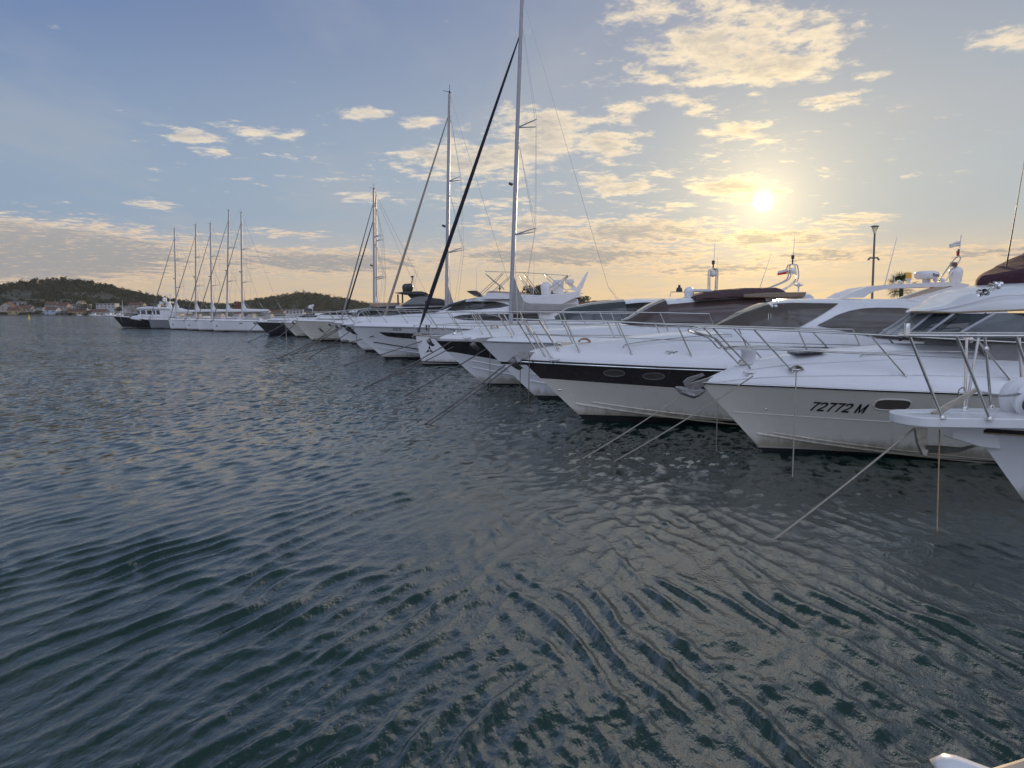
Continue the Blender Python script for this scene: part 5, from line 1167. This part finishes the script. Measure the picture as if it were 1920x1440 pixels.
def quads_mesh(name, cen, size, m, rng, flat=.35):
    """many leaf clumps: small randomly turned quads"""
    n = len(cen); a = rng.normal(size=(n, 3)); a /= np.linalg.norm(a, axis=1)[:, None]; r = rng.normal(size=(n, 3)); b = np.cross(a, r); b /= np.linalg.norm(b, axis=1)[:, None]
    s = (size * rng.uniform(.6, 1.3, n))[:, None]; a = a * s; b = b * s * rng.uniform(.6, 1.0, n)[:, None]
    v = np.stack([cen - a - b * .4, cen + b - a * .3, cen + a + b * .4, cen - b + a * .3], 1).reshape(-1, 3).astype(np.float32)
    me = bpy.data.meshes.new(name); me.vertices.add(4 * n); me.vertices.foreach_set('co', v.ravel())
    me.loops.add(4 * n); me.loops.foreach_set('vertex_index', np.arange(4 * n, dtype=np.int32)); me.polygons.add(n)
    me.polygons.foreach_set('loop_start', np.arange(0, 4 * n, 4, dtype=np.int32)); me.polygons.foreach_set('loop_total', np.full(n, 4, dtype=np.int32))
    me.update(calc_edges=True); me.materials.append(m)
    o = bpy.data.objects.new(name, me); COL.objects.link(o); return o
def crown_points(c, R, hh, n, rng, lobes=7):
    """points in a crown made of several overlapping lobes"""
    out = []
    for i in range(lobes):
        d = rng.normal(size=3); d /= np.linalg.norm(d); k = c + d * np.array([R, R, hh]) * rng.uniform(.25, .6)
        q = rng.normal(size=(n // lobes, 3)); q /= np.linalg.norm(q, axis=1)[:, None]; q *= rng.uniform(.65, 1.0, (len(q), 1))
        out.append(k + q * np.array([R, R, hh]) * rng.uniform(.38, .60))
    return np.concatenate(out)
def hill(name, ridge_px, Yr, Y0s, Y1s, wood_n, tree, seed, lift=3.5, size=(2.2, 4.2), gap=.0, gm=None, fol='wood_green', col=(.042, .058, .034)):
    rng = np.random.default_rng(seed)
    rid = [(P(a, b, Yr).x, P(a, b, Yr).z - lift) for a, b in ridge_px]
    xs = np.linspace(rid[0][0], rid[-1][0], 90); ys = np.linspace(Y0s, Y1s, 34)
    def zz(x, y):
        r = interp(x * Yr / max(y, 1) if False else x, rid); f = (y - Y0s) / (Yr - Y0s) if y < Yr else (Y1s - y) / (Y1s - Yr)
        f = max(0, min(1, f)); e = min(1.0, (x - xs[0]) / 25, (xs[-1] - x) / 25); e = max(0.0, e)
        return .8 + (r - .8) * (f ** 1.3) * (e ** .5) - (1.6 if f <= 0 else 0)
    b = MB(); b.grid([[(x, y, zz(x, y) + (.5 * math.sin(x * .31 + y * .2) if Y0s + 10 < y < Y1s - 10 else 0)) for y in ys] for x in xs])
    o = b.build(name, gm or HILLM, None, sharp=180); o['kind'] = 'structure'
    pts = []
    for _ in range(wood_n):
        x = rng.uniform(xs[0], xs[-1]); y = Yr - abs(rng.normal(0, .42)) * (Yr - Y0s) if rng.random() < .8 else Yr + rng.uniform(0, .25) * (Y1s - Yr)
        if y < Y0s + (Yr - Y0s) * .22: continue
        nz = math.sin(x * .045 + 1.3 * math.sin(y * .06)) * math.sin(y * .07 + x * .02)
        if y < Yr - 12 and nz < gap: 
            if rng.random() < .75: continue
            R = rng.uniform(.8, 1.5)
        else: R = rng.uniform(*size)
        hh = R * rng.uniform(.7, 1.15); pts.append(crown_points(np.array([x, y, zz(x, y) + hh * .75]), R, hh, int(30 + R * 14), rng, 5))
    w = quads_mesh('woods', np.concatenate(pts), .62, foliage(fol, col), rng); w['kind'] = 'stuff'
    return zz
HILLM = hill_mat('hillside', (.055, .058, .045), (.115, .108, .095))
z1 = hill('hill', [(-160, 566), (-60, 548), (0, 535), (40, 528), (80, 523.5), (130, 521.5), (170, 527), (215, 537), (260, 549), (300, 557), (350, 566), (400, 571), (470, 578), (560, 588)], 820, 655, 1000, 3600, None, 1, gap=-.15)
z2 = hill('hill', [(380, 584), (430, 573), (470, 566), (500, 560.5), (540, 553.5), (575, 549), (600, 553.5), (630, 559), (660, 564), (700, 573), (760, 584)], 980, 830, 1120, 1500, None, 2, size=(3.0, 5.5), gap=-.9)
z3 = hill('hill', [(900, 580), (950, 558), (985, 543), (1005, 535.5), (1025, 538), (1045, 547), (1070, 560), (1090, 558.5), (1105, 562), (1120, 568), (1160, 580)], 620, 560, 700, 320, None, 3, size=(3.0, 4.5), gap=-.9)
shore = MB(); shore.grid([[(x, y, z) for y, z in ((645, -1), (652, .9), (700, 2.5), (1300, 6))] for x in np.linspace(-620, -120, 30)]); so = shore.build('shore', HILLM); so['kind'] = 'structure'
rk = MB(); rr_ = random.Random(4)
for _ in range(260):
    x = rr_.uniform(-500, -330); r = rr_.uniform(.4, 1.1); rk.ball((x, 647 + rr_.uniform(-2, 3), rr_.uniform(-.1, .6)), r, 6, (1.3, 1, .7))
ro = rk.build('shore_rocks', mat('shore_rock', (.16, .15, .13), .9, var=.4, vscale=.8), None, sharp=20); ro['kind'] = 'stuff'
PL = {k: mat('plaster_' + k, c, .9, var=.10, vscale=.4) for k, c in dict(white=(.48, .48, .48), cream=(.38, .35, .30), yellow=(.40, .32, .18), blue=(.36, .41, .50), grey=(.26, .26, .27), pink=(.34, .28, .25)).items()}
TILE = mat('roof_tiles', (.13, .062, .048), .85, var=.3, vscale=1.2); FLATR = mat('flat_roof', (.30, .30, .30), .9)
def house(x0, x1, yb, yt, yr, Y, col, label, roof='gable', nw=3, floors=1, depth=8, tile=True):
    """pixel extents of the front: left, right, base, eave, ridge"""
    a, c = P(x0, yb, Y), P(x1, yt, Y); zb, ze, zr = a.z - 6, c.z, P(x0, yr, Y).z; Xa, Xc = a.x, c.x; w = Xc - Xa
    root = thing('house', label, 'house', ((Xa + Xc) / 2, Y, a.z), 'houses of the town on the far shore')
    ov = .35
    if roof == 'gable':                    # ridge along X, gable walls at both ends
        b = MB(); b.prism([(Xa, Y, zb), (Xa, Y + depth, zb), (Xa, Y + depth, ze), (Xa, Y + depth / 2, zr), (Xa, Y, ze)], (w, 0, 0)); b.build('wall', PL[col], root)
        sl = (zr - ze) / (depth / 2)
        for s in (-1, 1):
            e = Y + depth / 2 + s * (depth / 2 + ov); ez = ze - sl * ov
            MB().prism([(Xa - ov, Y + depth / 2, zr + .06), (Xa - ov, e, ez + .06), (Xa - ov, e, ez + .26), (Xa - ov, Y + depth / 2, zr + .26)], (w + 2 * ov, 0, 0)).build('roof', TILE if tile else FLATR, root)
        ch = MB(); ch.box((Xa + w * .7, Y + depth * .62, zr + .2), (.6, .6, 1.5)); ch.build('chimney', PL[col], root)
    elif roof == 'front':                  # gable towards the water
        b = MB(); b.prism([(Xa, Y, zb), (Xc, Y, zb), (Xc, Y, ze), ((Xa + Xc) / 2, Y, zr), (Xa, Y, ze)], (0, depth, 0)); b.build('wall', PL[col], root)
        m = (Xa + Xc) / 2; sl = (zr - ze) / (w / 2)
        for s in (-1, 1):
            e = m + s * (w / 2 + ov); ez = ze - sl * ov
            MB().prism([(m, Y - ov, zr + .06), (e, Y - ov, ez + .06), (e, Y - ov, ez + .26), (m, Y - ov, zr + .26)], (0, depth + 2 * ov, 0)).build('roof', TILE, root)
    else:
        b = MB(); b.prism([(Xa, Y, zb), (Xc, Y, zb), (Xc, Y, ze), (Xa, Y, ze)], (0, depth, 0)); b.build('wall', PL[col], root)
        f = MB(); f.box(((Xa + Xc) / 2, Y + depth / 2 - .4, ze + .16), (w + .8, depth + 1.6, .30)); f.build('roof', PL['white'] if tile is None else FLATR, root)
    hgt = (ze - a.z) / floors
    for fl in range(floors):
        for k in range(nw):
            x = Xa + w * (k + .5) / nw; z = a.z + hgt * (fl + .52)
            if fl == 0 and k == nw // 2 and floors > 1 or (floors == 1 and nw > 2 and k == 1):
                MB().box((x, Y - .02, a.z + hgt * .40), (1.0, .12, hgt * .78)).build('door', TEAK, root)
            else:
                f = MB().box((x, Y - .02, z), (min(1.5, w / nw * .55), .10, hgt * .46)).build('window', PL['white'], root)
                MB().box((x, Y - .06, z), (min(1.3, w / nw * .55 - .2), .06, hgt * .40)).build('pane', GLASSDK, f)
    return root
HS = [
 (0, 21, 583, 574, 567.5, 668, 'cream', 'cream house with a broad gable at the left edge of the frame', 'front', 2, 2),
 (-4, 27, 567, 558.5, 558, 735, 'grey', 'long grey flat roofed house high at the left edge, under the hill', 'flat', 5, 1),
 (17, 41, 574, 565.5, 565, 712, 'white', 'white flat roofed house below the long grey one', 'flat', 3, 1),
 (50, 78, 567.5, 561.5, 560, 735, 'cream', 'cream flat roofed house alone on the slope, left of the hill centre', 'flat', 4, 1),
 (13, 36, 590, 581.5, 576, 657, 'yellow', 'yellow shore house with a sunlit gable at its right', 'gable', 2, 1),
 (34, 57, 585, 578.5, 573, 676, 'cream', 'cream house with red roof behind the yellow shore house', 'gable', 3, 1),
 (62, 81, 585, 577, 576.5, 672, 'white', 'white flat roofed cube house with two floors', 'flat', 2, 2),
 (83, 104, 574, 570.5, 566, 704, 'grey', 'low grey house with wide red roof on the second row', 'gable', 3, 1),
 (103, 127, 568, 561.5, 560.5, 738, 'cream', 'cream flat roofed house highest right of the hill centre', 'flat', 4, 1),
 (84, 105, 593, 580.5, 575.5, 654, 'blue', 'pale blue two storey house standing at the water', 'gable', 2, 2),
 (106, 125, 580, 573, 568, 696, 'pink', 'pinkish house with red roof behind the pale blue one', 'gable', 3, 1),
 (108, 126, 590, 583, 581, 662, 'grey', 'low grey house with dark flat roof right of the pale blue one', 'flat', 3, 1),
 (134, 163, 580, 570.5, 570, 690, 'white', 'wide white terraced house in the middle of the town', 'flat', 4, 2),
 (143, 153, 572, 567, 564, 700, 'white', 'narrow white house with pointed gable rising behind the terraced one', 'front', 1, 1),
 (128, 154, 591, 584, 579.5, 660, 'yellow', 'ochre shore house with long red roof and sunlit gable', 'gable', 3, 1),
 (172, 196, 593, 584, 579.8, 656, 'cream', 'tan shore house with red roof, nearest the small boats', 'gable', 3, 1),
 (161, 176, 590, 585, 583, 668, 'grey', 'low brown roofed shed between the two red roofed shore houses', 'gable', 2, 1),
 (180, 215, 578, 569, 568.5, 690, 'white', 'white stepped house above the small boat moorings', 'flat', 5, 2),
 (225, 237, 579, 573.5, 573, 688, 'white', 'small white block right of the stepped house', 'flat', 2, 1),
 (241, 268, 578, 571.5, 567.5, 700, 'cream', 'cream house above the bow of the black trawler', 'gable', 3, 2),
 (283, 300, 574, 570, 569.5, 720, 'grey', 'grey flat house behind the trawler radar arch', 'flat', 3, 1),
 (458, 476, 590, 584.5, 581.5, 700, 'grey', 'grey low house just right of the far masts', 'gable', 3, 1),
 (490, 502, 588, 584, 580.5, 690, 'white', 'white house with pointed gable above the dark grey yacht', 'front', 2, 1),
 (503, 532, 589, 584.5, 582, 705, 'pink', 'long low red roofed house below the second hill', 'gable', 5, 1),
 (536, 568, 590, 580.5, 579.5, 600, 'white', 'white flat roofed building beyond the cream slit window yacht', 'flat', 5, 1)]
for q in HS: house(*q[:8], roof=q[8], nw=q[9], floors=q[10])
# trees one can tell apart between the houses
rngT = np.random.default_rng(12)
def tree(px, pyb, pyt, wpx, Y, label, kind='round', grp='dark trees along the far shore', leaf=.42, n=420):
    b, t_ = P(px, pyb, Y), P(px, pyt, Y); hh = (t_.z - b.z); R = wpx / F * Y / 2
    root = thing('tree', label, 'tree', tuple(b), grp)
    MB().tube([b - Vector((0, 0, 1)), b + Vector((.1, 0, hh * .35)), b + Vector((0, .1, hh * .75))], .22, 7, r2=.08).build('trunk', TEAK, root)
    c = np.array([b.x, b.y, b.z + hh * .56]); k = crown_points(c, R, hh * .46, n, rngT, 9)
    o = quads_mesh('crown', k - np.array(root.location), leaf, foliage('tree_green', (.034, .046, .024)), rngT); o.parent = root
for a in ((150, 588, 566, 34, 664, 'broad dark tree covering the middle of the town, left half'), (168, 588, 563, 34, 666, 'broad dark tree covering the middle of the town, right half'),
          (60, 592, 583, 26, 653, 'bushy dark tree at the water right of the yellow house'), (75, 592, 580, 20, 655, 'dark tree at the water left of the pale blue house'),
          (115, 593, 586, 22, 652, 'low dark tree at the water right of the pale blue house'), (132, 593, 586, 20, 651, 'low dark tree at the water before the ochre house'),
          (5, 592, 584, 18, 652, 'dark tree at the water in the left corner of the shore'), (158, 593, 588, 18, 650, 'lowest dark bush at the water left of the small boats'),
          (78, 573, 564, 18, 705, 'dark tree on the slope above the white cube house'), (222, 586, 575, 22, 672, 'dark tree above the mast left of the trawler'), (268, 583, 573, 24, 690, 'dark tree behind the pilothouse of the trawler'),
          (40, 592, 585, 16, 652, 'small dark tree before the red roofed cream house')):
    tree(*a)
# small boats moored before the town, a buoy, the red lattice tower
def small_boat(px, py, Y, Lm, label, mastpx=None):
    c = W(px, py) if False else P(px, py, Y); c.z = 0; X0 = c.x
    root = thing('small_boat', label, 'boat', (X0 + 1, Y, 0), 'small boats moored before the town')
    h = Hull(X0, Y, Lm, Lm * .16, [(0, Lm * .17), (Lm, Lm * .12)], Lm * .1, zb=-.3, chine=(.3, .05)); hull_parts(h, root, [('hull', WHITE, None, None)], nv=6)
    deck_part(h, root, [(0, .03), (Lm, .1)], DULLWHITE)
    zt = Lm * .15; cb = Cabin(Y, [(X0 + Lm * .28, zt - .1, zt + .1, Lm * .08, Lm * .05), (X0 + Lm * .42, zt - .1, zt + Lm * .11, Lm * .11, Lm * .08), (X0 + Lm * .70, zt - .1, zt + Lm * .12, Lm * .11, Lm * .08), (X0 + Lm * .72, zt - .1, zt + Lm * .1, Lm * .1, Lm * .07)], 4); cb.build(root, WHITE)
    cb.side(root, GLASSDK, list(np.linspace(X0 + Lm * .44, X0 + Lm * .68, 5)), lambda x: zt + Lm * .035, lambda x: zt + Lm * .085)
    if mastpx:
        MB().tube([(X0 + Lm * .4, Y, zt), (X0 + Lm * .42, Y, P(px, mastpx, Y).z)], .09, 6).build('mast', ALU, root)
        MB().tube([(X0 + Lm * .42, Y, zt + 1.2), (X0 + Lm * .85, Y, zt + 1.3)], .12, 6).build('boom', DULLWHITE, root)
for a in ((166, 594.5, 600, 8.5, 'white motorboat, leftmost of the small boats'), (178, 596, 560, 5.0, 'small open motorboat, closest to us of the small boats'), (191, 596, 530, 10, 'white cabin boat left of the black trawler bow'),
          (200, 592, 640, 9, 'small sailboat with mast before the tan shore house', 567), (212, 592, 630, 9, 'small sailboat with mast hidden behind the trawler bow', 566), (143, 593, 635, 5.5, 'small white boat lying at the shore before the ochre house')):
    small_boat(*a)
by = thing('buoy', 'small yellow marker buoy floating off the far shore', 'buoy', tuple(W(54.5, 598)))
p = W(54.5, 598); YEL = mat('yellow_paint', (.75, .60, .06), .5)
MB().lathe(p - Vector((0, 0, .4)), [(0, 0), (.55, .1), (.6, .5), (.35, .8), (0, .85)], 14).build('float', YEL, by); MB().lathe(p, [(.28, .35), (.14, 1.7), (.22, 1.75), (.22, 2.1), (0, 2.15)], 10).build('marker_pole', YEL, by)
tw = thing('lattice_tower', 'red steel lattice tower behind the far sailboats', 'tower', tuple(P(446, 597, 240)))
b = MB(); c0, c1 = P(446, 598, 240), P(446, 566, 240); hw = .55
cor = [(-hw, -hw), (hw, -hw), (hw, hw), (-hw, hw)]
for x, y in cor: b.tube([c0 + Vector((x, y, -3)), c1 + Vector((x * .8, y * .8, 0))], .09, 5)
for i in range(9):
    for k in range(4):
        u0, u1 = i / 9, (i + 1) / 9; A, B2 = cor[k], cor[(k + 1) % 4]; q = c1 - c0
        b.tube([c0 + q * u0 + Vector((A[0], A[1], 0)), c0 + q * u1 + Vector((B2[0], B2[1], 0))], .045, 4)
b.build('lattice', mat('red_paint', (.30, .05, .035), .6), tw); MB().box(c1 + Vector((0, 0, .1)), (1.3, 1.3, .12)).build('platform', mat('red_paint', (.30, .05, .035)), tw)
# ------------------------------------------------------------------ quay behind the boats, lamp post, palm, low building
CONC = mat('quay_concrete', (.30, .29, .27), .9, var=.15, vscale=1.5, bump=.4, bscale=8)
edge = [(21.0, 2), (19.5, 16), (18.5, 28), (14, 42), (9, 60), (3, 74), (-8, 92), (-18, 112), (-38, 138), (-54, 165), (-70, 200), (-70, 420)]
q = MB(); q.prism([(x, y, -1.5) for x, y in edge] + [(700, 420, -1.5), (700, 2, -1.5)], (0, 0, 2.4)); o = q.build('quay', CONC); o['kind'] = 'structure'
lm = thing('street_lamp', 'dark lamp post with conical head and two small cameras on the quay', 'street lamp', tuple(P(1635, 600, 46)))
t0, t1 = P(1634.5, 600, 46), P(1640, 437, 46); t0.z = .9
MB().tube([t0, t0 + (t1 - t0) * .5, t1], .085, 10, r2=.06).build('pole', LAMPGREY, lm)
MB().lathe(t0, [(0, 0), (.2, 0), (.2, .05), (.12, .3), (0, .3)], 12).build('pole_base', LAMPGREY, lm)
MB().lathe(t1, [(.07, 0), (.10, .10), (.20, .38), (.10, .40)], 16).build('lamp_glass', mat('lamp_glass', (.75, .70, .55), .15, trans=.6, ior=1.2), lm)
MB().lathe(t1 + Vector((0, 0, .40)), [(0, .0), (.25, .0), (.25, .05), (.10, .09), (0, .09)], 18).build('lamp_cap', LAMPGREY, lm)
pc = t0 + (t1 - t0) * .79
for s in (-1, 1):
    m = MB(); m.tube([pc, pc + Vector((s * .22, 0, .04)), pc + Vector((s * .36, 0, -.10))], .05, 7, r2=.07); m.build('camera', LAMPGREY, lm)
def palm():
    Y = 62.0; c = P(1690, 539, Y); rng = np.random.default_rng(8)
    root = thing('palm_tree', 'dark green fan palm showing through the white radar arch', 'palm', (c.x, Y, .9))
    MB().tube([(c.x, Y, .9), (c.x + .1, Y, 2.5), (c.x, Y, c.z)], .22, 8, r2=.17).build('trunk', mat('palm_bark', (.10, .075, .05), .9, var=.4, vscale=9, bump=.6), root)
    b = MB(); 
    for i in range(54):
        az = rng.uniform(0, 2 * math.pi); el = rng.uniform(-.85, 1.35); d = Vector((math.cos(az) * math.cos(el), math.sin(az) * math.cos(el), math.sin(el)))
        L = rng.uniform(.6, 1.0); k = c + d * L; b.tube([c, k], .012, 4)
        side = d.cross(Vector((0, 0, 1))).normalized(); up = side.cross(d)
        for j in range(13):
            a = rad(-78 + 13 * j); dd = (d * math.cos(a) + side * math.sin(a)).normalized(); ln = rng.uniform(.6, .95) * (1 - .25 * abs(math.sin(a)))
            m_ = k + dd * ln * .55 + up * .03; tip = k + dd * ln - Vector((0, 0, .14 * rng.uniform(.3, 1.3))); w = dd.cross(up) * .022
            b.add([k, m_ + w, tip, m_ - w], [(0, 1, 2, 3)])
    b.build('crown', foliage('palm_green', (.045, .062, .018), .4), root, weld=False)
palm()
bl = thing('harbour_building', 'low building with brown roof behind the grey windscreen yacht', 'building', tuple(P(1105, 590, 150)))
a, c = P(1068, 572, 150), P(1168, 564.5, 150)
MB().prism([(a.x, 150, .9), (c.x, 150, .9), (c.x, 150, a.z), (a.x, 150, a.z)], (0, 12, 0)).build('wall', PL['cream'], bl)
MB().prism([(a.x - .5, 149.4, a.z), (c.x + .5, 149.4, a.z), (c.x + .5, 149.4, a.z + .15), ((a.x + c.x) / 2 + 3, 149.4, c.z + .25), (a.x - .5, 149.4, a.z + .45)], (0, 13.2, 0)).build('roof', mat('brown_roof', (.16, .085, .05), .8, var=.2), bl)
for k in range(4): MB().box((a.x + 1.5 + k * 2.6, 149.95, 2.4), (1.3, .14, 1.4)).build('window', GLASSDK, bl)
# ------------------------------------------------------------------ mooring lines: every rope from a bow to the water
DROPE = mat('wet_dark_rope', (.13, .12, .11), .8, var=.25, vscale=30, bump=.6, bscale=200)
def line(a, Y, b, label, r=.014, m=None, sag=.0): rope(P(a[0], a[1], Y), W(*b) - Vector((0, 0, .06)), label, r, sag, m)
line((1714, 803), 11.9, (1442, 1012), 'pale braided line from the bow platform down left, nearest of all ropes', .017, None, .03)
line((1762, 806), 11.8, (1757, 996), 'tan twisted rope hanging straight down under the anchor of the bow platform', .012, mat('tan_rope_wet', (.34, .23, .13), .9, var=.3, vscale=40, bump=.8, bscale=200))
line((1412, 705), 15.6, (1146, 864), 'pale line from the deck cleat of the 72772 M yacht, down left', .015, None, .05)
line((1276, 743), 17.3, (1084, 860), 'pale line from the wrapped anchor of the 72772 M yacht', .014, None, .04)
line((1493, 698), 15.45, (1486, 895), 'line hanging down the cream hull left of the number 72772 M', .013)
line((1345, 757), 16.9, (1343, 846), 'thin line hanging under the stem of the 72772 M yacht', .011)
line((947, 684), 22.2, (793, 794), 'upper of the twin lines from the anchor of the brown banded yacht', .0232, DROPE, .05)
line((966, 678), 22.2, (799, 797), 'lower of the twin lines from the anchor of the brown banded yacht', .0232, DROPE, .05)
line((976, 674), 22.0, (974, 770), 'left of two ropes hanging at the bow tip of the brown banded yacht', .013)
line((993, 666), 21.9, (990, 775), 'right of two ropes hanging at the bow tip of the brown banded yacht', .013)
line((910, 655), 27.8, (756, 741), 'dark line from the thin striped yacht, down left to the open water', .0248, DROPE, .05)
line((919, 662), 27.6, (918, 735), 'rope hanging from the bow of the thin striped yacht', .013)
line((847, 640), 33.2, (677, 727), 'upper dark line from the black wedge yacht', .0264, DROPE, .08)
line((850, 650), 33.2, (690, 722), 'lower dark line from the black wedge yacht', .0248, DROPE, .08)
line((806, 640), 45.9, (812, 682), 'rope hanging past the emblem of the white plumb bowed sailboat', .0310, DROPE)
line((800, 636), 45.9, (638, 685), 'long flat line from the bow of the tallest sailboat', .0310, DROPE, .08)
line((668, 615), 51.9, (670, 668), 'rope hanging from the bow tip of the CICO yacht', .02)
line((663, 616), 51.9, (577, 671), 'left line from the bow of the CICO yacht', .0310, DROPE, .08)
line((700, 630), 51.5, (541, 664), 'flattest line crossing the hulls left of the CICO yacht', .0310, DROPE, .12)
line((640, 612), 61.4, (516, 673), 'longest dark line from the silver topped yacht', .0388, DROPE, .1)
line((642, 614), 61.4, (541, 666), 'shorter dark line from the silver topped yacht', .0388, DROPE, .1)
line((628, 608), 75.9, (569, 658), 'line from the plain white sport yacht', .0388, DROPE, .1)
line((598, 600), 83.9, (600, 642), 'line hanging before the slit window of the cream yacht', .025)
line((556, 605), 83.9, (495, 650), 'line from the bow of the cream slit window yacht', .0434, DROPE, .1)
line((533, 607), 96.9, (462, 642), 'line from the small cream cruiser', .0465, DROPE, .1)
line((536, 607), 96.9, (537, 640), 'rope hanging from the bow of the small cream cruiser', .028)
line((483, 606), 106.8, (446, 637), 'line from the dark grey hulled yacht', .0465, DROPE, .1)
# ------------------------------------------------------------------ boat whose bow just enters the bottom right corner
def corner_boat():
    zt = 1.55
    def D(px, py, z): d = ray(px, py); return Vector((0, 0, H)) + d * ((z - H) / d.z)
    a, c = D(1828, 1443, zt), D(1925, 1413, zt); dirv = (c - a).normalized(); side = Vector((dirv.y, -dirv.x, 0))
    root = thing('motorboat', 'boat deck edge and white bow roller just entering the bottom right corner', 'boat', (c.x, c.y, 0))
    b = MB(); a2 = a - dirv * .9
    b.prism([a2 - dirv * .05, c + dirv * 3.2, c + dirv * 3.2 + side * 2.0, a2 + side * 1.1, a2 + side * .35 - dirv * .25], (0, 0, -.14)); b.build('deck', mat('worn_deck', (.40, .35, .29), .6, var=.15, vscale=6), root, bevel=.03)
    k = MB(); i_ = side * .08; k.prism([a2 + side * .30 + dirv * .0 - Vector((0, 0, .14)), c + dirv * 3.1 + i_ - Vector((0, 0, .14)), c + dirv * 3.1 + side * 1.9 - Vector((0, 0, .14)), a2 + side * 1.0 - Vector((0, 0, .14))], (0, 0, -1.8)); k.build('hull', WHITE, root, bevel=.05)
    n = D(1742, 1424, zt + .02); m = D(1800, 1446, zt + .02); dv = (m - n).normalized(); sv = Vector((dv.y, -dv.x, 0)); r = MB(); rows = []
    for i in range(13):
        u = i / 12; w = .075 * min(1, (u * 9) ** .5) * (1 - .2 * u); p = n + dv * (.55 * u)
        rows.append([p + sv * (w * math.cos(t)) + Vector((0, 0, .05 * math.sin(t) * min(1, (u * 8) ** .5))) for t in [2 * math.pi * q_ / 14 for q_ in range(14)]])
    r.grid(rows, False, True); r.build('bow_roller', CHROME if False else WHITE, root)
corner_boat()
# ------------------------------------------------------------------ the evening air
def haze():
    b = MB(); b.box((0, 500, 29.0), (1500, 1400, 64)); m = bpy.data.materials.new('evening_haze'); m.use_nodes = True; t = NT(m.node_tree)
    v = t.node('ShaderNodeVolumePrincipled'); v.inputs['Color'].default_value = (.80, .84, .92, 1); v.inputs['Density'].default_value = .00007; v.inputs['Anisotropy'].default_value = .2
    o = t.node('ShaderNodeOutputMaterial'); t.l.new(v.outputs[0], o.inputs['Volume'])
    h = b.build('haze', m); h['kind'] = 'stuff'
haze()
